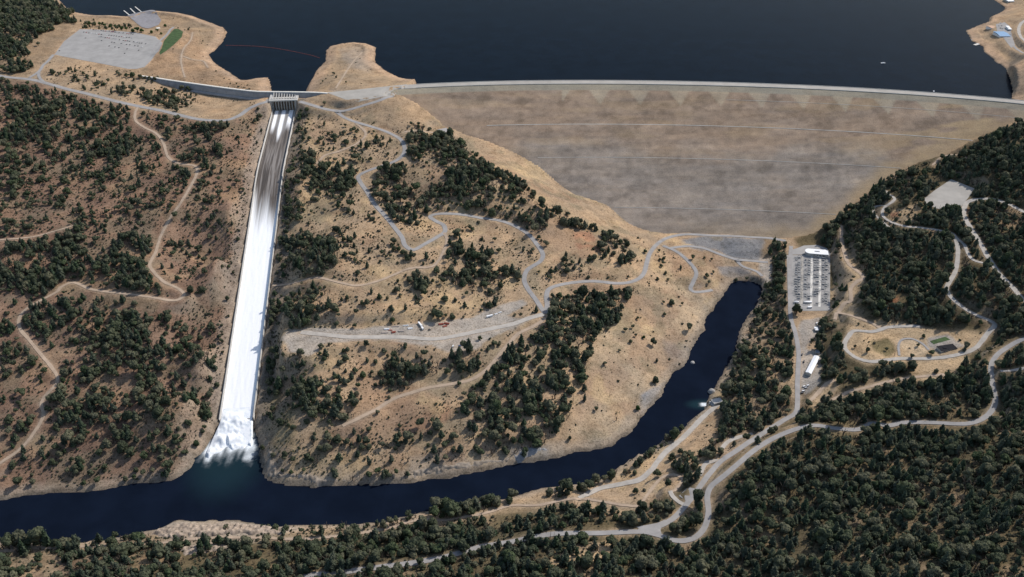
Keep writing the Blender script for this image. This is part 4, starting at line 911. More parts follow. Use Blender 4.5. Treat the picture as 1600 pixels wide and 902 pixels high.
T([(1290,622),(1380,602),(1480,590),(1545,590),(1552,640),(1510,658),(1400,656),(1300,664),(1240,668)], 150, .5, 1, .3)
T([(1540,800),(1600,790),(1600,900),(1540,850)], 95, .45, 1, .55)
T([(-300,866),(130,858),(300,850),(430,846),(560,838),(680,822),(760,812),(860,800),(1000,830),(800,842),(560,888),(480,896),(440,920),(440,1100),(-300,1100)], 125, .5, 1.0, .45)
T([(430,836),(600,822),(600,830),(430,846)], 40, .3, .9, .6)
T([(200,860),(430,846),(440,880),(300,890),(200,880)], 60, .4, .95, .6)
T([(30,865),(110,862),(110,905),(30,905)], 40, .3, .9, .7)
T([(230,815),(430,820),(470,826),(430,845),(270,850)], 5, .3, .8, .5)
T([(-60,850),(100,848),(130,848),(130,853),(60,857),(-60,862)], 170, .15, 1.25, .05)
T([(430,822),(600,818),(690,800),(700,812),(600,834),(430,850)], 40, .35, 1, .4)
T([(125,846),(180,838),(240,830),(240,849),(130,853)], 70, .3, .9, .5)
T([(590,818),(700,792),(790,780),(800,786),(740,802),(650,812),(600,828)], 105, .35, 1.1, .35)
T([(845,770),(980,730),(1030,700),(1075,665),(1070,685),(1030,705),(985,748),(930,762),(880,778)], 70, .35, 1, .5)
T([(880,790),(960,795),(1000,800),(1040,790),(1030,815),(990,828),(850,836),(800,846),(790,815)], 95, .45, 1, .5)
T([(1040,720),(1100,700),(1150,680),(1200,660),(1230,650),(1110,735),(1080,765),(1055,760),(1065,745)], 110, .4, 1, .4)
T([(1020,735),(1045,755),(1020,790),(985,785)], 28, .3, .9, .6)
T([(1045,785),(1065,800),(1020,820),(1010,790)], 120, .4, 1, .3)
T([(1095,780),(1100,810),(1085,835),(1050,838),(1040,828),(1070,800)], 110, .4, 1, .4)
T([(480,905),(600,888),(800,852),(900,840),(1000,838),(1090,850),(1140,800),(1140,1300),(400,1300),(420,905)], 150, .5, 1.0, .38)
T([(830,855),(960,842),(965,868),(860,885)], 40, .4, .9, .6)
step = 5.4
gx = np.arange(-1750, 1750, step); gy = np.arange(640, 3030, step); cx_, cy_ = np.meshgrid(gx, gy)
cx_ = (cx_ + RNG.uniform(-.5, .5, cx_.shape) * step).ravel(); cy_ = (cy_ + RNG.uniform(-.5, .5, cy_.shape) * step).ravel()
cz_ = ground(cx_, cy_); u_, v_, dep_ = proj(cx_, cy_, cz_)
k = (u_ > -330) & (u_ < 1960) & (v_ > -60) & (v_ < 1030); cx_, cy_, cz_, u_, v_, dep_ = [a[k] for a in (cx_, cy_, cz_, u_, v_, dep_)]
blk = lattice(BLOCK, XS, YS, cx_, cy_); dl = lattice(DL, XS, YS, cx_, cy_); dr = lattice(DR, XS, YS, cx_, cy_); dd = lattice(DD, XS, YS, cx_, cy_); cd_, cl_ = chute_dl(cx_, cy_)
free = (blk > np.where(((v_ > 838) & (u_ < 930)) | ((v_ > 800) & (u_ < 860)), 1.2, np.where((u_ > 975) & (u_ < 1125) & (v_ > 826) & (v_ < 870), 10.0, np.where((u_ < 310) & (v_ > 170), 7.5, 5.0)))) & (dl > 16) & (dr > 2.5) & (dd > 6) & ~((np.abs(cl_) < 37) & (cd_ > -60) & (cd_ < CHL + 90))
size_boost = 1
for back in (6., 11., 15.):   # roads stay in view: no tall trees right on their near side
    free &= (lattice(bd, XS, YS, cx_, cy_ + back) > 1.0) | ((v_ > 838) & (u_ < 930)) | (RNG.random(len(u_)) < .12)
uw = u_ + (fbm(cx_, cy_, 40, 3, 81) - .5) * 24; vw = v_ + (fbm(cx_, cy_, 40, 3, 82) - .5) * 16
dens = np.zeros(len(u_)); pine = np.zeros(len(u_)); size = np.ones(len(u_)); clump = np.zeros(len(u_))
for po, d, p, s, c in TZ:
    m = inside(uw, vw, po); dens[m] = d; pine[m] = p; size[m] = s; clump[m] = c
nz = fbm(cx_, cy_, 34, 4, 83); cf = 1 - clump + clump * 2.6 * smooth(.49, .57, nz)
pr = dens * cf * step * step / 1e4
tree = free & (RNG.random(len(u_)) < pr)
size = size * (1 + .16 * (dens > 130))
TX, TY, TZZ, TU, TV, TD, TS, TP = [a[tree] for a in (cx_, cy_, cz_, u_, v_, dep_, size, pine)]
isp = RNG.random(len(TX)) < np.clip(TP * .75 + (fbm(TX, TY, 90, 2, 84) - .5) * .8, 0.03, .9)
rad = np.where(isp, RNG.uniform(3.6, 6.4, len(TX)), np.clip(np.exp(RNG.normal(size=len(TX)) * .38) * 5.2, 2.2, 11)) * TS
hgt = np.where(isp, rad * RNG.uniform(1.05, 1.6, len(TX)), rad * RNG.uniform(.85, 1.25, len(TX)))   # z scale (pine mesh is 2 high, oak about 1.6)
HAND = []   # trees that stand by themselves: picture foot point, kind, crown radius, label
def HT(u, v, kind, r, label): HAND.append((u, v, kind, r, label))
HT(1076,516,'oak',8.5,'big wide dark oak alone on the tan river bank, highest on the bank')
HT(996,640,'lush',6.2,'bright green round tree at the edge of the grey river bank')
HT(932,642,'oak',5.2,'lone dark round oak low on the bare tan bank')
HT(1037,474,'oak',4.2,'small dark oak below the dead end of the bank road')
HT(1038,493,'oak',4.0,'small round oak on the bank left of the big wide oak')
HT(1026,566,'pine',3.4,'small dark cone shaped pine in the middle of the bare tan bank')
HT(1006,529,'lush',4.4,'low bright green bush tree on the tan bank above the small pine')
HT(996,499,'oak',4.0,'round oak at the bank top just beyond the grove')
HT(988,513,'oak',5.2,'taller oak of the pair at the grove edge above the bank')
HT(977,518,'oak',5.4,'wider oak of the pair at the grove edge above the bank')
HT(993,526,'oak',4.0,'slim oak below the pair at the grove edge above the bank')
HT(985,536,'oak',4.6,'dark oak with spreading crown beside the low green bush tree')
HT(913,611,'pine',6.0,'broad dark pine at the lower tip of the riverside grove')
HT(888,642,'pine',5.6,'tall pine where the grove meets the lower tan bank')
HT(945,570,'oak',5.0,'dark oak at the grove edge level with the rock islets')
HT(968,549,'oak',3.6,'small oak beside a bare grey patch on the upper bank')
HT(1082,405,'oak',6.2,'large round oak below the toe road fork')
HT(1100,404,'oak',3.8,'small oak right of the large round oak at the toe road')
HT(1112,407,'oak',3.6,'slim small oak under the long toe road')
HT(1064,420,'pine',4.2,'dark cone shaped pine left of the bank road')
HT(1114,427,'oak',4.2,'tall narrow oak between bank road and tailrace')
HT(1107,444,'oak',5.0,'round oak above the end of the bank road')
HT(1040,429,'oak',4.8,'round oak in the dry field inside the bank road loop')
HT(1043,439,'oak',3.6,'smaller oak just below the round oak in the dry field')
HT(1030,394,'oak',4.0,'upper of two oaks close to the road bend by the dam toe')
HT(1031,408,'oak',4.6,'lower of two oaks close to the road bend by the dam toe')
HT(1150,440,'oak',5.0,'dark oak at the head of the river channel')
HT(1166,438,'oak',5.2,'broad dark oak at the tip of the river channel')
HT(997,373,'oak',3.4,'small bush like oak near the dam toe on bare ground')
HT(905,412,'pine',5.0,'tall dark pine below the red bare patch')
HT(502,545,'oak',6.0,'tall oak on the near lip of the gravel terrace')
HT(515,540,'oak',4.0,'small oak right of the tall oak on the gravel terrace lip')
HT(573,540,'oak',6.2,'round oak on the dry slope under the gravel terrace')
HT(614,503,'oak',6.8,'big dark oak standing above the timber stacks')
HT(555,512,'oak',5.0,'dark oak on the upper edge of the gravel terrace')
HT(527,508,'oak',6.8,'wide oak pair at the upper edge of the gravel terrace')
HT(750,531,'oak',4.6,'leaning slim oak on the near edge of the gravel terrace')
HT(772,541,'oak',7.0,'large oak between gravel terrace and meadow track')
HT(587,603,'oak',4.8,'lone oak in the dry meadow below the terrace')
HT(581,584,'oak',4.6,'oak at the dry meadow edge beside the dark grove')
HT(624,668,'oak',4.2,'small oak alone in the brown meadow')
HT(577,676,'oak',6.6,'big oak low in the brown meadow')
HT(553,678,'pine',5.0,'dark pine at the lower end of the meadow track')
HT(717,602,'oak',4.6,'oak touching the outer curve of the meadow track')
HT(590,647,'oak',4.6,'dark oak standing on the meadow track')
HT(609,612,'oak',4.4,'slim oak above the meadow track')
HT(608,623,'oak',4.2,'low oak just above the meadow track')
HT(522,117,'oak',5.2,'dark round tree on the bare peninsula in the lake')
HT(504,129,'oak',3.6,'smaller tree low on the bare peninsula above the weir')
HT(541,130,'oak',3.4,'small tree beside the peninsula track')
HT(507,165,'oak',6.6,'round oak inside the road curve east of the gates')
HT(643,196,'oak',5.8,'first of two round oaks on the knoll at the turnaround')
HT(654,196,'oak',5.6,'second of two round oaks on the knoll nearer the turnaround')
HT(540,198,'oak',5.2,'dark oak below the first bend of the canyon road')
HT(295,48,'oak',4.6,'dark round tree by the end of the lakeside lawn')
HT(338,112,'oak',3.0,'tiny tree on the bare lakeshore left of the inlet')
HT(370,132,'oak',3.0,'tiny tree on the bare shore behind the overflow weir')
HT(100,149,'oak',6.4,'dark oak touching the near side of the hillside road')
HT(186,182,'oak',9.0,'very large dark oak under the hillside road near the track fork')
HT(274,185,'oak',5.2,'dark oak beside the hillside road below the overflow weir')
HT(277,174,'oak',6.8,'wide oak above the hillside road below the overflow weir')
HT(60,72,'oak',7.6,'large dark oak beside the little paved spur left of the lot')
HT(40,106,'oak',7.2,'dark oak above the road junction left of the lot')
HT(21,99,'oak',6.4,'oak left of the dark oak above the road junction')
HT(370,287,'oak',7.4,'large oak on the bare slope left of the upper chute')
HT(359,297,'oak',6.0,'oak beside the large oak left of the upper chute')
HT(312,299,'oak',7.0,'dark oak just right of the hill track')
HT(343,306,'oak',9.0,'widest oak of the cluster left of the upper chute')
HT(380,299,'oak',6.0,'slanting oak nearest the upper chute on its left')
HT(320,411,'oak',7.4,'lone pointed oak on bare ground left of the chute')
HT(311,394,'oak',9.0,'largest oak of the group above the lone pointed oak')
HT(286,392,'oak',4.8,'small oak left of the largest oak by the chute')
HT(297,402,'oak',5.4,'dark oak below the small oak near the chute')
HT(71,321,'oak',6.6,'round dark oak in the upper hillside scrub')
HT(238,277,'oak',7.0,'bluish round oak beside the upper hill track')
HT(231,246,'oak',6.6,'wide oak where the hill track drops below the road')
HT(234,507,'oak',10.0,'large fan shaped oak under the hill track hairpin')
HT(165,613,'oak',7.6,'egg shaped dark oak standing clear in the lower hillside')
HT(36,584,'oak',5.8,'round oak in the brown clearing left of the hill track')
HT(71,583,'oak',7.2,'oak hugging the left side of the hill track bend')
HT(36,618,'oak',9.0,'wide oak in the brown clearing of the lower hillside')
HT(279,527,'oak',5.6,'lone round oak in the bare gully near the chute')
HT(51,655,'oak',7.2,'dark oak left of the lower hill track')
HT(75,643,'oak',6.2,'dark oak on the right edge of the lower hill track')
HT(30,760,'oak',9.5,'massive pale green oak near the left river bank')
HT(52,756,'oak',5.6,'small oak beside the massive oak near the left river bank')
HT(158,714,'oak',8.4,'dome shaped oak near the river on the left bank')
HT(205,713,'oak',10.0,'largest dome shaped oak on the low left bank')
HT(226,716,'oak',8.0,'dark oak right of the largest dome shaped oak')
HT(254,722,'oak',8.0,'dark oak nearest the foam on the left bank')
HT(240,738,'oak',5.6,'round oak just above the rocky left bank')
HT(224,743,'oak',6.4,'oak on the rocky edge of the left bank')
HT(165,733,'oak',6.0,'spreading oak between the dome oaks and the river')
HT(500,704,'oak',7.4,'oak with long shadow on the bank right of the foam')
HT(530,720,'pine',7.4,'tallest dark tree on the bank right of the foam')
HT(572,692,'oak',8.0,'big oak at the top of the bank right of the foam')
HT(598,699,'oak',6.6,'round oak at the end of the brown meadow')
HT(578,726,'pine',6.4,'slim pine close to the river right of the foam')
HT(612,722,'pine',6.0,'pale slim pine on the river bank below the meadow')
HT(455,739,'oak',4.6,'round bush oak on the rocky bank near the foam')
HT(441,737,'oak',4.0,'small bush oak on the rocky bank nearest the foam')
HT(1455,554,'oak',6.6,'dark oak by the gravel loop road below the field')
HT(1424,560,'oak',5.2,'tall oak on the inner side of the gravel loop road')
HT(1506,549,'pine',4.0,'slim pine right of the dark roofed pavilion')
HT(1442,527,'oak',4.6,'small oak above the green field')
HT(1462,583,'oak',6.0,'lone oak in the tan clearing below the loop road')
HT(1355,550,'oak',5.6,'oak inside the round brown clearing')
HT(1385,548,'oak',4.2,'small oak in the olive patch inside the loop road')
HT(1320,575,'oak',5.2,'round oak on the pale spur by the loop road')
HT(1234,577,'oak',5.0,'dark round oak left of the powerhouse road on yellow ground')
for i, (u, v, r) in enumerate([(140,39,5.6),(148,40,5),(156,41,5.2),(164,42,5),(172,43,4.6),(180,44,5),(190,46,5),(198,47.5,4.6),(208,50,5.5),(215,50,6.6),(222,51,5.6),(237,52,5),(246,50,4.6),(258,42,4.6),(252,54,3.6)]):
    HT(u, v, 'lush', r * 1.35, '%s watered green tree in the row along the lot edge by the boat ramp' % ['first','second','third','fourth','fifth','sixth','seventh','eighth','ninth','tenth','eleventh','twelfth','thirteenth','fourteenth','fifteenth'][i])
hp = hits([(h[0], h[1]) for h in HAND])
# scattered trees keep clear of the ones set by hand
dmin = np.full(len(TX), 1e9)
for p, h in zip(hp, HAND): dmin = np.minimum(dmin, np.hypot(TX - p[0], TY - p[1]) - h[3] * 1.15)
kk = dmin > 1.5; TX, TY, TZZ, TU, TV, TD, isp, rad, hgt = [a[kk] for a in (TX, TY, TZZ, TU, TV, TD, isp, rad, hgt)]
print('trees', len(TX), 'pines', int(isp.sum()))
# which ones show largest: area in the picture, less what nearer neighbours hide
from mathutils import kdtree
kd = kdtree.KDTree(len(TX))
for i in range(len(TX)): kd.insert((TX[i], TY[i], 0), i)
kd.balance(); hid = np.zeros(len(TX))
for i in range(len(TX)):
    for co, j, d in kd.find_range((TX[i], TY[i], 0), 11):
        if j != i and TY[j] < TY[i]: hid[i] += max(0, 1 - d / 11) * (hgt[j] / max(hgt[i], 1)) * 1.2
LM = [(424,158,'the left end of the gate bridge'),(560,275,'the tight canyon road corner'),(633,385,'the low hairpin of the canyon road'),(696,360,'the uphill bend above the hairpin'),(848,398,'the sharp canyon road bend near the red patch'),(825,440,'the canyon road bend above the fork'),(853,490,'the road fork above the river grove'),(1010,411,'the steep road stretch near the dam toe'),(905,375,'the red bare patch'),(470,519,'the blind end of the gravel terrace'),(625,517,'the timber stacks'),(695,507,'the red scrap heap'),(765,495,'the long white trailer'),(718,541,'the blue car on the terrace'),(535,666,'the lower end of the meadow track'),(733,595,'the middle of the meadow track'),(786,547,'the upper curve of the meadow track'),(211,180,'the top of the hill track'),(263,246,'the broken bend of the hill track'),(308,268,'the upper loop of the hill track'),(235,414,'the sharp corner of the hill track'),(287,462,'the hill track hairpin'),(95,449,'the hill track fork'),(31,510,'the left curve of the hill track'),(88,592,'the hill track bend in the lower hillside'),(66,640,'the lower kink of the hill track'),(20,710,'the foot of the hill track'),(345,655,'the left foot of the chute'),(402,650,'the right foot of the chute'),(420,500,'the chute wall right of the white water'),(440,380,'the chute wall where the water turns white'),(1063,536,'the larger rock islet'),(1118,629,'the outlet works'),(1265,568,'the long white roofed shed'),(1276,514,'the small white box building'),(1240,487,'the near corner of the switchyard'),(1297,486,'the right corner of the switchyard'),(1297,400,'the far right corner of the switchyard'),(1444,311,'the left corner of the overlook lot'),(1501,326,'the right corner of the overlook lot'),(1383,300,'the top of the zigzag forest road'),(1365,328,'the zigzag forest road bend'),(1548,413,'the forest road fork'),(1513,318,'the forest road hairpin beside the overlook lot'),(1481,450,'the narrow middle of the forest road'),(1554,508,'the pointed bend of the loop road'),(1320,545,'the left turn of the loop road'),(1470,532,'the small green field'),(1480,545,'the dark roofed pavilion'),(1305,592,'the head of the slope track'),(1476,585,'the right end of the slope track'),(1555,627,'the big highway bend on the right'),(1550,565,'the upper highway bend on the right'),(1363,662,'the widest bulge of the highway'),(1250,669,'the highway level with the powerhouse road'),(1176,706,'the straight highway above the pullout'),(1106,790,'the highway elbow'),(1051,845,'the bottom of the highway curve'),(1000,830,'the highway junction'),(1075,770,'the grey pullout'),(1060,744,'the trail hairpin above the pullout'),(938,764,'the split of trail and shore road'),(843,789,'the river trail near the channel narrows'),(700,812,'the river trail beside the row of bank trees'),(575,830,'the river trail below the wide river'),(330,830,'the pale rock outcrop on the near bank'),(100,856,'the river trail at the far left'),(838,839,'the highway left of the junction'),(651,879,'the highway near its leftmost gap'),(520,897,'the highway where it leaves the picture'),(1290,692,'the tan clearing just below the highway'),(1300,840,'the narrow bare strip in the near forest'),(1345,852,'the large bare clearing in the near forest'),(1410,772,'the long bare clearing in the near forest'),(1545,820,'the pale clearing near the right edge'),(1170,770,'the bare patches right of the highway elbow'),(900,860,'the bare ground under the highway'),(60,880,'the dry clearing at the lower left'),(1100,880,'the dark slope under the highway curve'),(800,890,'the bottom edge below the highway bend'),(1200,880,'the dark hollow left of the bare strip'),(1480,700,'the green thicket on the right slope'),(1570,700,'the right edge of the near slope'),(1480,880,'the bottom right slope')]
hu_ = {f: np.array([(h[0], h[1]) for h in HAND if (h[2] == 'pine') == (f == 'pine')], float).reshape(-1, 2) for f in ('oak', 'pine')}
inpic = (TU > 6) & (TU < 1594) & (TV > 8) & (TV < 898); BEST = {}
for fam, flag in (('oak', ~isp), ('pine', isp)):
    idx = np.where(flag & inpic)[0]; pairs = []
    for li, (lu, lv, nm) in enumerate(LM):
        d = np.hypot(TU[idx] - lu, TV[idx] - lv); dh = np.hypot(hu_[fam][:, 0] - lu, hu_[fam][:, 1] - lv)
        for q_ in np.argsort(d)[:10]:
            rk_ = int((d < d[q_]).sum()) + int((dh < d[q_]).sum())
            if rk_ < 10 and d[q_] < 75: pairs.append((rk_, d[q_], int(idx[q_]), li))
    cap = 300 - len(hu_[fam]); got = 0
    for rk_, d_, i_, li in sorted(pairs):
        if i_ in BEST or got >= cap: continue
        BEST[i_] = (rk_, li); got += 1
        f_ = 1.22 if rk_ < 6 else 1.1
        rad[i_] *= f_; hgt[i_] *= f_ * 1.05
score = rad * hgt / TD ** 2 * np.exp(-hid * .8); score[(TU < 6) | (TU > 1594) | (TV < 8) | (TV > 902)] = 0
for i_ in BEST: score[i_] = max(score[i_], 1e-9) * 50
ORD = ['nearest','second nearest','third nearest','fourth nearest','fifth nearest','sixth nearest','seventh nearest','eighth nearest','ninth nearest','tenth nearest']
def make_tree(kind, x, y, z, rx, sz, rot, i, label, group=None):
    fam = 'pine' if kind == 'pine' else 'oak'
    c, t = (LUSH[i % 3] if kind == 'lush' else PROTO[kind][i % len(PROTO[kind])])
    o = thing('pine_tree' if fam == 'pine' else 'oak_tree', label, 'tree', (x, y, z), rot, group); o.scale = (rx, rx, sz)
    link('trunk', t, None, o); cr = link('crown', c, None, o); return o, cr
IND = {}
rs = np.random.default_rng(5)
for p, (u, v, kind, r, label) in zip(hp, HAND):
    o, cr = make_tree(kind, p[0], p[1], p[2] - .2, r, r * (rs.uniform(1.15, 1.5) if kind == 'pine' else rs.uniform(.85, 1.1)), rs.uniform(0, 6.28), int(rs.integers(0, 42)), label, 'watered trees beside the boat ramp lot' if label.endswith('boat ramp') else None)
nlab = 0
for fam, flag, nh in (('oak', ~isp, 300 - sum(h[2] != 'pine' for h in HAND)), ('pine', isp, 300 - sum(h[2] == 'pine' for h in HAND))):
    idx = np.where(flag & (score > 0))[0]; top = idx[np.argsort(-score[idx])[:nh]]; IND[fam] = set(top.tolist())
    best = BEST
    for i_ in top:
        i_ = int(i_)
        if i_ in best: lab = '%s %s to %s' % (fam, ORD[best[i_][0]], LM[best[i_][1]][2]); nlab += 1
        else:
            j = int(np.argmin([np.hypot(TU[i_] - a, TV[i_] - b) for a, b, _ in LM])); lab = 'one of many %ss near %s' % (fam, LM[j][2])
        make_tree(fam, TX[i_], TY[i_], TZZ[i_] - .2, rad[i_], hgt[i_], rs.uniform(0, 6.28), int(rs.integers(0, 42)), lab, 'pines of the valley slopes' if fam == 'pine' else 'oaks of the valley slopes')
print('labelled one by one', nlab)
# the rest of the woodland, and the brush between: one mass each
def mass(name, label, kind, x, y, z, sx, sz):
    n = len(x); me = bpy.data.meshes.new(name); me.vertices.add(n); me.vertices.foreach_set('co', np.stack([x, y, z], 1).astype(np.float32).ravel())
    a = me.attributes.new('size', 'FLOAT_VECTOR', 'POINT'); a.data.foreach_set('vector', np.stack([sx, sx * RNG.uniform(.85, 1.15, n), sz], 1).astype(np.float32).ravel())
    a = me.attributes.new('turn', 'FLOAT_VECTOR', 'POINT'); a.data.foreach_set('vector', np.stack([RNG.normal(size=n) * .05, RNG.normal(size=n) * .05, RNG.uniform(0, 6.28, n)], 1).astype(np.float32).ravel())
    a = me.attributes.new('pick', 'INT', 'POINT'); a.data.foreach_set('value', RNG.integers(0, len(PROTO[kind]), n).astype(np.int32))
    o = link(name, me); tag(o, label, None, None, 'stuff')
    g = bpy.data.node_groups.new(name, 'GeometryNodeTree'); g.interface.new_socket('Geometry', in_out='INPUT', socket_type='NodeSocketGeometry'); g.interface.new_socket('Geometry', in_out='OUTPUT', socket_type='NodeSocketGeometry')
    gi = g.nodes.new('NodeGroupInput'); go = g.nodes.new('NodeGroupOutput'); iop = g.nodes.new('GeometryNodeInstanceOnPoints'); L = g.links.new
    L(gi.outputs[0], iop.inputs['Points']); L(iop.outputs[0], go.inputs[0]); iop.inputs['Pick Instance'].default_value = True
    jn = g.nodes.new('GeometryNodeJoinGeometry')
    for c, t in reversed(PROTO[kind]):
        co = SRC[c.name]; oi = g.nodes.new('GeometryNodeObjectInfo'); oi.inputs['Object'].default_value = co; gti = g.nodes.new('GeometryNodeGeometryToInstance')
        L(oi.outputs['Geometry'], gti.inputs[0]); L(gti.outputs[0], jn.inputs[0])
        if t.name in SRC and kind != 'bush':
            o2 = g.nodes.new('GeometryNodeObjectInfo'); o2.inputs['Object'].default_value = SRC[t.name]; L(o2.outputs['Geometry'], gti.inputs[0])
    L(jn.outputs[0], iop.inputs['Instance'])
    for an, dt, so_ in (('size', 'FLOAT_VECTOR', 'Scale'), ('pick', 'INT', 'Instance Index'), ('turn', 'FLOAT_VECTOR', 'Rotation')):
        na = g.nodes.new('GeometryNodeInputNamedAttribute'); na.data_type = dt; na.inputs[0].default_value = an
        L(na.outputs[0], iop.inputs[so_])
    md = o.modifiers.new('growth', 'NODES'); md.node_group = g; return o
SRC = {}
for o in SC.objects:
    if o.type == 'MESH' and o.data.name not in SRC and o.parent is not None: SRC[o.data.name] = o
for fam, flag, nm, lb in (('oak', ~isp, 'oak_woodland', 'dark green oak woodland spread over the valley slopes'), ('pine', isp, 'pine_woodland', 'dark grey green pine forest covering the near and right slopes')):
    m = flag.copy(); m[list(IND[fam])] = False
    mass(nm, lb, fam, TX[m], TY[m], TZZ[m] - .2, rad[m], hgt[m])
# brush
BD = np.zeros(len(u_)); BD[dens > 0] = 40
for po, d in (([(-400,122),(5,124),(125,147),(250,176),(350,192),(420,170),(392,330),(344,600),(300,700),(270,748),(-400,780)], 240), ([(470,165),(632,200),(850,400),(1000,440),(850,560),(740,720),(415,750),(400,600)], 150), ([(0,90),(260,110),(420,140),(400,165),(200,160),(0,120)], 35), ([(1190,440),(1240,440),(1245,640),(1110,720),(900,780),(900,760),(1100,640)], 85), (FR, 300), ([(-300,866),(860,800),(1000,830),(1140,800),(1140,1300),(-300,1300)], 280), ([(480,905),(600,888),(800,852),(900,840),(1000,838),(1090,850),(1140,800),(1140,1300),(400,1300)], 330), ([(1300,480),(1560,500),(1540,570),(1330,580)], 25), ([(930,540),(1110,440),(1080,560),(985,672),(880,700)], 14), ([(265,40),(420,60),(420,140),(260,110)], 6), ([(490,70),(640,80),(640,130),(490,140)], 6)):
    BD[inside(uw, vw, po)] = d
bz_ = fbm(cx_, cy_, 22, 4, 90); bm_ = free & ~tree & (u_ > -150) & (u_ < 1760) & (RNG.random(len(u_)) < BD * (.25 + 2 * smooth(.45, .62, bz_)) * step * step / 1e4)
bx = cx_[bm_]; br = np.exp(RNG.normal(size=len(bx)) * .4) * np.where(BD[bm_] > 250, 2.3, 1.65)
for i, (u, v, lb) in enumerate([(351,49,'tiny shrub near the tip of the bare lake point'),(312,49,'small shrub on the shore grass beyond the lawn'),(515,72,'tiny shrub at the far end of the bare peninsula'),(497,116,'low shrub on the left edge of the bare peninsula'),(271,29,'dark shrub on the shore right of the boat ramp'),(352,137,'low shrub behind the middle of the overflow weir'),(563,182,'dry shrub on the tan slope beside the canyon road top'),(1090,504,'dark shrub right of the big wide oak on the bank')]):
    p = at(u, v); o = link('shrub', PROTO['bush'][i % 4][0]); o.location = p; o.scale = (2.6, 2.6, 2.4); o.rotation_euler = (0, 0, i * 1.3); tag(o, lb, 'shrub', 'shrubs on bare ground'); SRC.setdefault(PROTO['bush'][i % 4][0].name, o)
mass('brush', 'low dry brush dotted over the open slopes', 'bush', bx, cy_[bm_], cz_[bm_] - .1, br, br * RNG.uniform(.8, 1.2, len(bx)))
print('brush', len(bx))
# ------------------------------------------------------------------ buildings
def ang(u0, v0, u1, v1):
    a, b = at(u0, v0), at(u1, v1); return math.atan2(b[1] - a[1], b[0] - a[0])
def shed(name, label, cat, poly, h, roofmat, wallmat, gable=0., eave=.5, doors=1, windows=3):
    """poly: four picture corners of the roof edge; side 0-1 and 2-3 are the long eaves"""
    P = hits(poly); z0 = float(P[:, 2].min()); P = unp(np.array(poly, float)[:, 0], np.array(poly, float)[:, 1], z0 + h)
    c = P[:, :2].mean(0); ex = ((P[1] - P[0]) + (P[2] - P[3]))[:2]; Lx = np.hypot(*ex) / 2; a = math.atan2(ex[1], ex[0]); ey = ((P[3] - P[0]) + (P[2] - P[1]))[:2]
    Ly = abs(-math.sin(a) * ey[0] + math.cos(a) * ey[1]) / 2; Lx /= 2; Ly /= 2
    t = thing(name, label, cat, (c[0], c[1], z0), a)
    MB().box(-Lx + eave, Lx - eave, -Ly + eave, Ly - eave, -2.5, h - .1).build('wall', wallmat, t)
    r = MB()
    if gable: r.add([(-Lx, -Ly, h), (Lx, -Ly, h), (Lx, Ly, h), (-Lx, Ly, h), (-Lx, 0, h + gable), (Lx, 0, h + gable), (-Lx, -Ly, h - .3), (Lx, -Ly, h - .3), (Lx, Ly, h - .3), (-Lx, Ly, h - .3)], [(0, 1, 5, 4), (2, 3, 4, 5), (0, 4, 3), (1, 2, 5), (0, 6, 7, 1), (2, 8, 9, 3), (0, 3, 9, 6), (1, 7, 8, 2), (6, 9, 8, 7)])
    else: r.box(-Lx, Lx, -Ly, Ly, h, h + .5).box(-Lx * .5, -Lx * .2, -Ly * .4, Ly * .2, h + .5, h + 1.4)
    r.build('roof', roofmat, t)
    for i in range(doors):
        x = -Lx * .6 + i * 1.2 * Lx / max(1, doors); d = MB().box(x - 1.5, x + 1.5, -Ly + eave - .15, -Ly + eave + .1, 0, min(3.2, h * .75)).build('door', M['dark_concrete'], t)
        MB().box(x + 1.0, x + 1.2, -Ly + eave - .28, -Ly + eave - .15, 1.2, 1.5).build('handle', M['dark'], d)
    for i in range(windows):
        x = -Lx * .8 + (i + .5) * 1.6 * Lx / windows; w = MB().box(x - .9, x + .9, -Ly + eave - .12, -Ly + eave + .1, h * .5, h * .8).build('window', M['pale_concrete'], t)
        MB().box(x - .75, x + .75, -Ly + eave - .16, -Ly + eave, h * .5 + .15, h * .8 - .15).build('pane', M['glass'], w)
    return t
shed('long_shed', 'long white gabled shed roof beside the powerhouse road', 'shed', [(1258,581),(1272.5,555.5),(1280.5,558),(1268,585)], 7, M['white'], M['wall'], 1.8)
shed('site_hut', 'small bright white flat hut at the yard edge below the switchyard', 'hut', [(1273,516.5),(1278.5,516.5),(1278.5,511),(1273,511)], 4, M['white'], M['wall'], 0, windows=1)
shed('tool_shed', 'small grey roofed shed just beyond the long white shed', 'shed', [(1274,551.5),(1281,551.5),(1280,547),(1274.5,546.5)], 4, M['metal_grey'], M['wall'], .8, windows=1)
shed('marina_shop', 'tan roofed marina shop near the tip of the paved point', 'shop', [(1545,45),(1554,44),(1553,39.5),(1545.5,40)], 6, M['tanroof'], M['white'], 1.6)
shed('marina_hall', 'long blue roofed marina hall beside the lakeside lot', 'hall', [(1556,57.5),(1574.5,56),(1573.5,50),(1558,48.5)], 7, M['blueroof'], M['white'], 2.2)
shed('marina_store', 'small white flat store at the back of the marina lot', 'store', [(1573.5,46),(1579,46),(1578.5,41),(1574,40.5)], 5, M['white'], M['white'], 0, windows=1)
shed('lake_house', 'white roofed house high on the wooded point at the top right', 'house', [(1571,2.5),(1582,2),(1581,-2),(1572,-2)], 5, M['white'], M['wall'], 1.4)
shed('wash_house', 'small pale wash house between green trees by the boat ramp lot', 'hut', [(244.5,47.5),(251,46.5),(250,42.5),(245,43)], 4, M['pale_concrete'], M['wall'], 1.0, windows=1)
shed('pavilion', 'low dark flat roofed pavilion next to the small green field', 'pavilion', [(1469,549.5),(1496,545),(1489,537.5),(1465,541)], 4, M['dark'], M['wall'], 0)
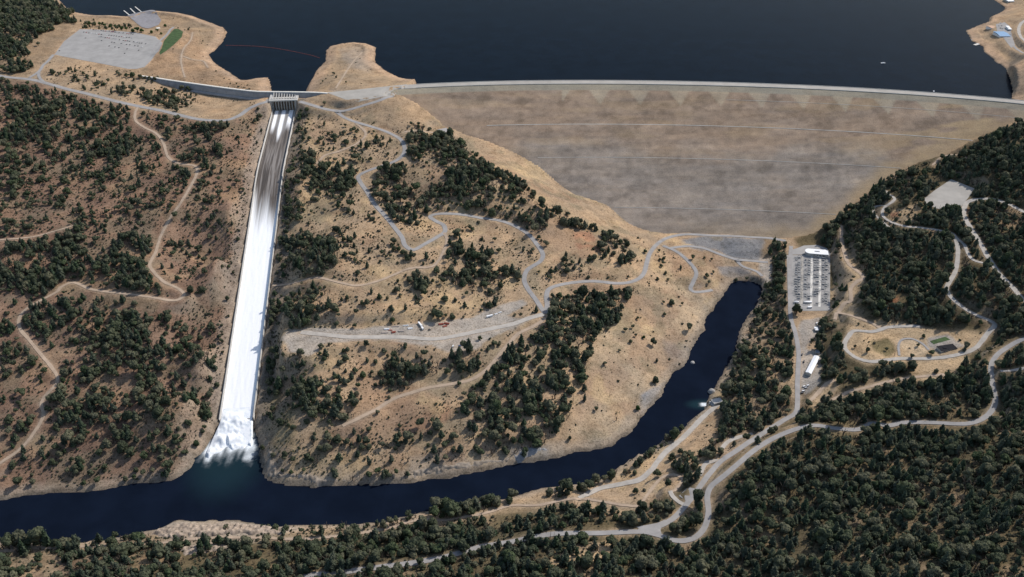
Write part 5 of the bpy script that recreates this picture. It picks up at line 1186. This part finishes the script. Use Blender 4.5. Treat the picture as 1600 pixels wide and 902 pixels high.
# powerhouse: white roof with a rounded left end
z0 = float(at(1275, 397)[2]); cxy = unp(1276, 393.5, z0 + 8); a_ = ang(1262, 395, 1292, 397)
ph = thing('powerhouse', 'white roofed powerhouse with a rounded left end at the head of the switchyard', 'powerhouse', (cxy[0], cxy[1], z0), a_)
sc1 = 1430 / float(proj(cxy[0], cxy[1], z0 + 8)[2]); Lh = 17.5 / sc1; Wd = 3.9 / sc1 / .52
def plan(o=0):
    p = [(-Lh + Wd * .9 + o * 0 - (Wd - o) * math.sin(t) * .9, (Wd - o) * math.cos(t)) for t in np.linspace(0, math.pi, 9)]; return p + [(Lh - o, -Wd + o), (Lh - o, Wd * .55 - o), (Lh * .8, Wd - o)]
def prism(pl, za, zb):
    n = len(pl); return [(x, y, za) for x, y in pl] + [(x, y, zb) for x, y in pl], [tuple(range(n)), tuple(range(n, 2 * n))] + [(i, (i + 1) % n, (i + 1) % n + n, i + n) for i in range(n)]
MB().add(*prism(plan(.8), -2, 7.6)).build('wall', M['concrete'], ph); MB().add(*prism(plan(0), 7.7, 8.6)).build('roof', M['white'], ph)
for i in range(4): w = MB().box(-Lh * .3 + i * 6, -Lh * .3 + i * 6 + 4, -Wd + .6, -Wd + 1, 3, 6).build('window', M['pale_concrete'], ph); MB().box(-Lh * .3 + i * 6 + .3, -Lh * .3 + i * 6 + 3.7, -Wd + .55, -Wd + .9, 3.3, 5.7).build('pane', M['glass'], w)
MB().box(-4, 6, -1.2, 1.2, 8.6, 9.5).build('roof_vent', M['metal_grey'], ph); MB().box(Lh * .55, Lh * .55 + 4, -Wd + .6, -Wd + 1, 0, 4.6).build('door', M['dark_concrete'], ph)
# outlet works on the near bank of the channel
p = at(1119, 630); ow = thing('outlet_works', 'small pale concrete outlet works spouting a white jet into the dark channel', 'outlet works', (p[0], p[1], max(RIVER + .5, float(p[2]) - 1.5)), .35)
MB().box(-7, 9, -5, 5, -3, 6).build('valve_house', M['pale_concrete'], ow); MB().box(-7.6, 9.6, -5.6, 5.6, 6, 6.7).build('roof', M['concrete'], ow)
MB().box(-10, -7, -6.5, 6.5, -3, 3.2).build('wing_wall', M['concrete'], ow)
for s in (-2.4, 2.4): MB().tube((-8, s, 2.2), (-12, s, 2.0), 1.1, 1.1, 12).build('outlet_pipe', M['metal_grey'], ow)
MB().box(-3, 3, -5.2, -4.9, 1, 4).build('door', M['dark_concrete'], ow)
# boulders in the channel
def boulder(u, v, rx, ry, rz, lb, seed):
    bm = bmesh.new(); bmesh.ops.create_icosphere(bm, subdivisions=4, radius=1)
    for v_ in bm.verts:
        c = v_.co; k = .72 + .55 * float(fbm(np.array(c.x * 10 + seed), np.array(c.y * 10 + c.z * 7), 9, 4, seed)); v_.co = (c.x * rx * k, c.y * ry * k, max(c.z, -.5) * rz * k)
    me = bpy.data.meshes.new('rock_islet'); bm.to_mesh(me); bm.free(); me.materials.append(M['rock']); p = unp(u, v, RIVER); o = link('rock_islet', me); o.location = tuple(p); o.rotation_euler = (0, 0, .7); tag(o, lb, 'rock')
boulder(1063,536,12,6.5,4.0,'larger pale rock islet rising from the dark channel',3); boulder(1082,567,4.5,4,3,'smaller pale rock islet near the channel bank',5)
boulder(1112,613,6,7,6,'grey boulder at the bank beside the outlet works',8)
# lines of floating walkway at the ramps
def dock(u0, v0, u1, v1, w, lb, grp):
    a, b = unp(u0, v0, LAKE), unp(u1, v1, LAKE); L = float(np.hypot(*(b - a)[:2])); t = thing('boat_dock', lb, 'dock', tuple(a), math.atan2(b[1] - a[1], b[0] - a[0]), grp)
    MB().box(0, L, -w / 2, w / 2, .5, .95).build('deck', M['pale_concrete'], t)
    for i in range(max(2, int(L / 6))): MB().tube((i * 6 + 1.5, -w * .42, .15), (i * 6 + 1.5, w * .42, .15), .5, .5, 8).build('float', M['dark'], t)
    for i in (0.15, .95): MB().tube((L * i, w / 2 + .2, -2), (L * i, w / 2 + .2, 2.6), .2, .2, 8).build('pile', M['pole'], t)
dock(202.5,24.2,193.5,17,3.2,'leftmost of three thin floating docks at the boat ramp','floating docks at the ramp'); dock(212,22,203.5,13.5,3.2,'middle of three thin floating docks at the boat ramp','floating docks at the ramp'); dock(221,19,211,11,3.2,'rightmost of three thin floating docks at the boat ramp','floating docks at the ramp')
dock(1539,58,1519,63.5,9,'upper of two broad grey docks at the marina point','marina docks'); dock(1543,64.5,1522.5,71,9,'lower of two broad grey docks at the marina point','marina docks')

# ------------------------------------------------------------------ vehicles
def car_meshes(L, w, h, van=False):
    body = MB(); body.prism([(-L / 2, .35), (L / 2, .35), (L / 2, .75), (L * .46, .95), (-L * .48, 1.0), (-L / 2, .8)], -w / 2, w / 2)
    prof = [(-L * .46, .95), (L * .20, .95), (L * .06, h), (-L * .38, h)] if not van else [(-L * .49, .95), (L * .46, .95), (L * .40, h), (-L * .49, h)]
    cab = MB().prism(prof, -w * .43, w * .43); roof = MB().prism([(prof[3][0] + .1, h - .05), (prof[2][0] - .1, h - .05), (prof[2][0] - .2, h + .05), (prof[3][0] + .2, h + .05)], -w * .42, w * .42)
    wh = [MB().tube((sx * L * .31, sy * w * .5 - .11, .34), (sx * L * .31, sy * w * .5 + .11, .34), .34, .34, 12).mesh('wheel', False) for sx in (-1, 1) for sy in (-1, 1)]
    return body.mesh('body'), cab.mesh('cabin'), roof.mesh('roof'), wh
CARM = {}
def car(u, v, rz, paint_, label, group, kind='car', cat='car'):
    key = (kind, paint_)
    if key not in CARM:
        L, w, h, van = {'car': (4.7, 1.9, 1.5, False), 'van': (5.6, 2.1, 2.2, True)}[kind]
        b, c, r, wh = car_meshes(L, w, h, van); b.materials.append(M[paint_]); c.materials.append(M['glass']); r.materials.append(M[paint_])
        for x in wh: x.materials.append(M['rubber'])
        CARM[key] = (b, c, r, wh)
    p = at(u, v); z = float(p[2]) + .36
    o = thing('parked_car' if kind == 'car' else 'parked_van', label, cat, (p[0], p[1], z), rz, group)
    b, c, r, wh = CARM[key]; link('body', b, None, o); link('cabin', c, None, o); link('roof', r, None, o)
    for x in wh: link('wheel', x, None, o)
    return o
ORDN = ['first','second','third','fourth','fifth','sixth','seventh','eighth','ninth','tenth','eleventh','twelfth','thirteenth','fourteenth','fifteenth','sixteenth','seventeenth','eighteenth','nineteenth','twentieth','twenty first','twenty second','twenty third','twenty fourth','twenty fifth','twenty sixth']
rz_ = ang(125, 46, 243, 57.6)
PAL = ['car_dark','car_dark','car_white','car_silver','car_grey','car_dark','car_red','car_blue','car_white','car_silver']
CN = {'car_dark': 'black', 'car_white': 'white', 'car_silver': 'silver', 'car_grey': 'grey', 'car_red': 'red', 'car_blue': 'blue'}
rc = random.Random(3)
for rn, (u0, v0, u1, v1, n, dz) in (('first row from the lake', (143,46.8,208,54.0,22,0)), ('second row from the lake', (131,51,206,60,20,0)), ('third row from the lake', (152,57.5,231,69.5,26,0))):
    kk_ = 0
    for i in range(n):
        if rc.random() < .14: continue
        f = i / (n - 1); pc = rc.choice(PAL); car(u0 + (u1 - u0) * f, v0 + (v1 - v0) * f + rc.uniform(-.3, .3), rz_ + math.pi / 2 + rc.choice([0, math.pi]), pc, '%s car standing %s from the left end in the %s' % (CN[pc], ORDN[kk_], rn), 'cars parked in the boat ramp lot'); kk_ += 1
for i, (u, v) in enumerate([(159,64),(171,72.5),(175,66.5),(179,67.2),(180,74),(186,75.2),(190,68.5),(198,70),(203,70.6),(211,72),(216,72.6),(222,74),(199,77),(217,79),(195,84),(134,60),(93,80)]):
    pc = 'car_white' if (u, v) == (222, 74) else ('car_dark' if i % 3 else 'car_grey')
    car(u, v, rz_ + math.pi / 2, pc, '%s car standing loose in the emptier part of the lot, %s from the left' % (CN[pc], ORDN[sorted(q[0] for q in [(159,),(171,),(175,),(179,),(180,),(186,),(190,),(198,),(203,),(211,),(216,),(222,),(199,),(217,),(195,),(134,),(93,)]).index(u)]), 'cars parked in the boat ramp lot')
car(708,542,1.2,'car_white','white van parked low on the gravel terrace beside a blue car','vehicles on the gravel terrace','van','van'); car(718.5,541,.2,'car_blue','blue car parked low on the gravel terrace','vehicles on the gravel terrace')
car(671,516,.2,'car_dark','black car beside the white trailers on the gravel terrace','vehicles on the gravel terrace')
for i, (u, v, c_) in enumerate([(1256,605,'car_white'),(1262,603.5,'car_white'),(1259,607,'car_silver'),(1255,612,'car_white'),(1253,615,'car_dark'),(1276,506,'car_white'),(1253,555,'car_dark'),(1256,566,'car_dark')]):
    car(u, v, .3 if i < 5 else 1.2, c_, ['white van nearest the road in the row below the long shed','white van nearest the trees in the row below the long shed','silver van in the middle of the row below the long shed','white van lowest but one below the long shed','black van lowest of those below the long shed','white van parked beyond the small white hut','black van parked beside the upper end of the long shed','black van parked at the middle of the long shed'][i], 'vans in the equipment yard', 'van', 'van')
for i, (u, v, c_) in enumerate([(1561,41,'car_white'),(1565,41,'car_dark'),(1569,44,'car_white'),(1566,45.5,'car_grey'),(1563,44.5,'car_dark'),(1563,36.5,'car_white'),(1571,47,'car_silver')]):
    car(u, v, .5 * i, c_, '%s car on the marina lot, %s from its far side' % (CN[c_], ORDN[[1, 2, 4, 6, 5 - 1 + 0, 0, 6][i] if i != 3 else 5]), 'cars on the marina lot')
for u, v, a, lb in ((1330.5,141.2,0,'white car driving on the left half of the dam crest'),):
    pass
# boats
def boat(u, v, L, rz, lb):
    p = unp(u, v, LAKE); t = thing('motor_boat', lb, 'boat', tuple(p), rz); w = L * .16
    pl = [(-L / 2, -w), (L * .15, -w), (L * .38, -w * .6), (L / 2, 0), (L * .38, w * .6), (L * .15, w), (-L / 2, w)]; n = len(pl)
    MB().add([(x * .92, y * .7, -.4) for x, y in pl] + [(x, y, 1.1) for x, y in pl], [tuple(range(n)), tuple(range(n, 2 * n))] + [(i, (i + 1) % n, (i + 1) % n + n, i + n) for i in range(n)]).build('hull', M['white'], t)
    MB().box(-L * .2, L * .12, -w * .65, w * .65, 1.1, 2.3, taper=.2).build('cabin', M['white'], t); MB().box(L * .06, L * .125, -w * .6, w * .6, 1.5, 2.1).build('windscreen', M['glass'], t)
boat(1380,99,13,.1,'white motor boat out on the open lake'); boat(1459,143,9,1.2,'tiny white boat close to the dam crest')
# things on the terrace
def trailer(u, v, L, rz, lb, mat='white'):
    p = at(u, v); t = thing('box_trailer', lb, 'trailer', (p[0], p[1], float(p[2]) + .05), rz, 'trailers on the gravel terrace')
    MB().box(-L / 2, L / 2, -1.4, 1.4, .9, 3.8).build('box', M[mat], t); MB().box(L / 2, L / 2 + 1.6, -.2, .2, .7, .95).build('drawbar', M['dark'], t)
    for s in (-1.2, 1.2):
        for x in (-.8, .8): MB().tube((x - L * .12, s - .15, .45), (x - L * .12, s + .15, .45), .45, .45, 12).build('wheel', M['rubber'], t)
trailer(765,495.5,12,.45,'long white box trailer on the upper right of the gravel terrace'); trailer(656.5,508.5,14,-1.05,'white trailer standing across the gravel terrace'); trailer(660,514.5,7,-1.05,'short white trailer below the one standing across the terrace')
def stack(u, v, L, w, n, rz, mat, lb, seed):
    p = at(u, v); t = thing('pipe_stack', lb, 'stack', (p[0], p[1], float(p[2]) + .1), rz, 'material stacks on the gravel terrace'); r = random.Random(seed)
    mb = MB()
    for k in range(n):
        for j in range(max(1, int(w / .8) - k)):
            mb.tube((-L / 2 + r.uniform(-.6, .6), (j - (int(w / .8) - k) / 2) * .8, .4 + k * .65), (L / 2 + r.uniform(-.6, .6), (j - (int(w / .8) - k) / 2) * .8, .4 + k * .65), .4, .4, 7)
    o = mb.build('pipe', M[mat], t); o['kind'] = 'stuff'; MB().box(-L * .3, -L * .3 + .3, -w / 2, w / 2, 0, .12).box(L * .3, L * .3 + .3, -w / 2, w / 2, 0, .12).build('bearer', M['pole'], t)
for i, (u, v, L, w, n, a, m_, lb) in enumerate([(604,514.5,9,4,2,.05,'white','white pipe stack at the left upper corner of the stacked goods'),(618,510.5,12,3,2,.1,'timber','pale timber stack at the back of the stacked goods'),(634,509,9,3,2,.15,'white','white pipe stack farthest back among the stacked goods'),(601,520,12,4,2,.1,'timber','timber stack nearest the terrace road at the left'),(615,519.5,7,5,3,.3,'red','rusty red pipe stack in the middle of the stacked goods'),(627,517.5,10,4,2,.1,'timber','timber stack right of the rusty red stack'),(641,513.5,8,4,2,.2,'white','white pipe stack at the right end of the stacked goods'),(610,516,8,3,1,-.1,'red','low red pipe stack between two pale stacks'),(689,507,8,5,3,.2,'red','left rusty red scrap stack beside the white trailers'),(698,506,9,5,3,-.2,'red','right rusty red scrap stack beside the white trailers'),(695,510,8,4,2,.5,'red','front rusty red scrap stack beside the white trailers'),(775,491,6,3,2,.45,'white','white stack just beyond the long white trailer'),(781,488.5,6,3,2,.45,'white','white stack farthest beyond the long white trailer'),(788,485.5,5,3,1,.45,'timber','pale stack at the upper tip of the terrace')]):
    stack(u, v, L, w, n, a, m_, lb, i)
# switchyard racks
ay = ang(1229, 480, 1232, 402); yb = thing
RACK = {}
def rack_meshes(w):
    po = [MB().tube((s * w / 2, 0, 0), (s * w / 2, 0, 8.5), .35, .22, 8).mesh('post') for s in (-1, 1)]
    bm_ = MB().box(-w / 2 - .4, w / 2 + .4, -.35, .35, 8.2, 8.9).mesh('beam'); ins = [MB().tube((x * w, .0, 8.2), (x * w, 0, 6.6), .22, .22, 8).mesh('insulator') for x in (-.25, 0, .25)]
    br = MB().box(-w * .3, w * .3, 1.2, 3.4, 0, 3.2).mesh('breaker'); return po, bm_, ins, br
rm = rack_meshes(8.0)
for x in rm[0] + [rm[1]]: x.materials.append(M['metal_grey'])
for x in rm[2]: x.materials.append(M['dark'])
M['rack_grey'] = simple('pale_switchgear', (.33, .33, .33), var=.35, scale=.3); rm[3].materials.append(M['rack_grey'])
cols = [('first', 1244), ('second', 1248.5), ('third', 1258.5), ('fourth', 1264), ('fifth', 1273), ('sixth', 1277.5), ('seventh', 1286), ('eighth', 1291)]
for cn, cu in cols:
    for i in range(20):
        v = 404.5 + i * 3.75 + rc.uniform(-.5, .5)
        if rc.random() < .3 or v > 478: continue
        
        p = at(cu + (v - 440) * (-.01), v); o = thing('switch_rack', 'grey steel switch rack in the %s file from the road, %s row from the powerhouse' % (cn, ORDN[i]), 'switch rack', (p[0], p[1], float(p[2]) + .3), math.atan2(-math.cos(ay), math.sin(ay)) * 0 + ay - math.pi / 2, 'steel racks of the switchyard'); o.scale = (rc.uniform(.55, 1.15), rc.uniform(.6, 1.2), rc.uniform(.4, 1.0))
        for x in rm[0]: link('post', x, None, o)
        link('beam', rm[1], None, o)
        for x in rm[2]: link('insulator', x, None, o)
        link('breaker', rm[3], None, o)
for i, (u, v, L, w, lb) in enumerate([(1244,473.5,9,3,'white flat container at the near left of the switchyard'),(1262,473.5,15,4,'long white container at the near end of the switchyard'),(1265,481.5,8,3,'short white container lowest in the switchyard')]):
    p = at(u, v); t = thing('container', lb, 'container', (p[0], p[1], float(p[2]) + .35), 0.02, 'white containers of the switchyard'); MB().box(-L / 2, L / 2, -w / 2, w / 2, 0, 3).build('box', M['white'], t); MB().box(L * .3, L * .3 + 1.2, -w / 2 - .06, -w / 2 + .02, .1, 2.2).build('door', M['dark_concrete'], t)
# pale service lanes between the racks
def lane(pts, w, name, mat, lift):
    P = resample(hits(pts), 4.); V, qd = ribbon(P, w, lift, 0, name); tag(link(name, np_mesh(name, V, qd), M[mat]), kind='structure')
for u in (1253.5, 1268.5, 1281.5): lane([(u, 401), (u - .6, 440), (u - 1.4, 480)], 4.5, 'service_lane', 'pale_concrete' if u > 1260 else 'paleLot', .6)
# ------------------------------------------------------------------ camera, sun, sky
cam = bpy.data.cameras.new('camera'); co_ = bpy.data.objects.new('camera', cam); C.objects.link(co_)
cam.sensor_width = 36; cam.lens = 36 * F / 1600; cam.clip_start = 1; cam.clip_end = 20000
co_.location = (0, 0, H); co_.rotation_euler = (math.radians(90) - TH, 0, 0); SC.camera = co_
EL, AZ = math.radians(43), math.radians(52)        # the sun stands to the right, beyond the dam
sd_ = np.array([math.sin(AZ) * math.cos(EL), math.cos(AZ) * math.cos(EL), math.sin(EL)])
sun = bpy.data.lights.new('sun', 'SUN'); sun.energy = 3.6; sun.angle = math.radians(.5); sun.color = (1, .95, .88)
so = bpy.data.objects.new('sun', sun); C.objects.link(so)
from mathutils import Vector
so.rotation_euler = Vector(sd_).to_track_quat('Z', 'Y').to_euler(); so.location = (0, 1500, 3000)
W = bpy.data.worlds.new('World'); SC.world = W; W.use_nodes = True
nt = W.node_tree; bg = nt.nodes['Background']; sk = nt.nodes.new('ShaderNodeTexSky'); sk.sky_type = 'NISHITA'; sk.sun_disc = False
sk.sun_elevation = EL; sk.sun_rotation = AZ; sk.air_density = 1.2; sk.dust_density = 1.5
nt.links.new(sk.outputs[0], bg.inputs[0]); bg.inputs[1].default_value = .125
SC.view_settings.view_transform = 'Standard'; SC.view_settings.look = 'None'; SC.view_settings.gamma = 1; SC.view_settings.exposure = .09; SC.view_settings.use_curve_mapping = False
SC.cycles.max_bounces = 4; SC.cycles.diffuse_bounces = 2; SC.cycles.glossy_bounces = 2
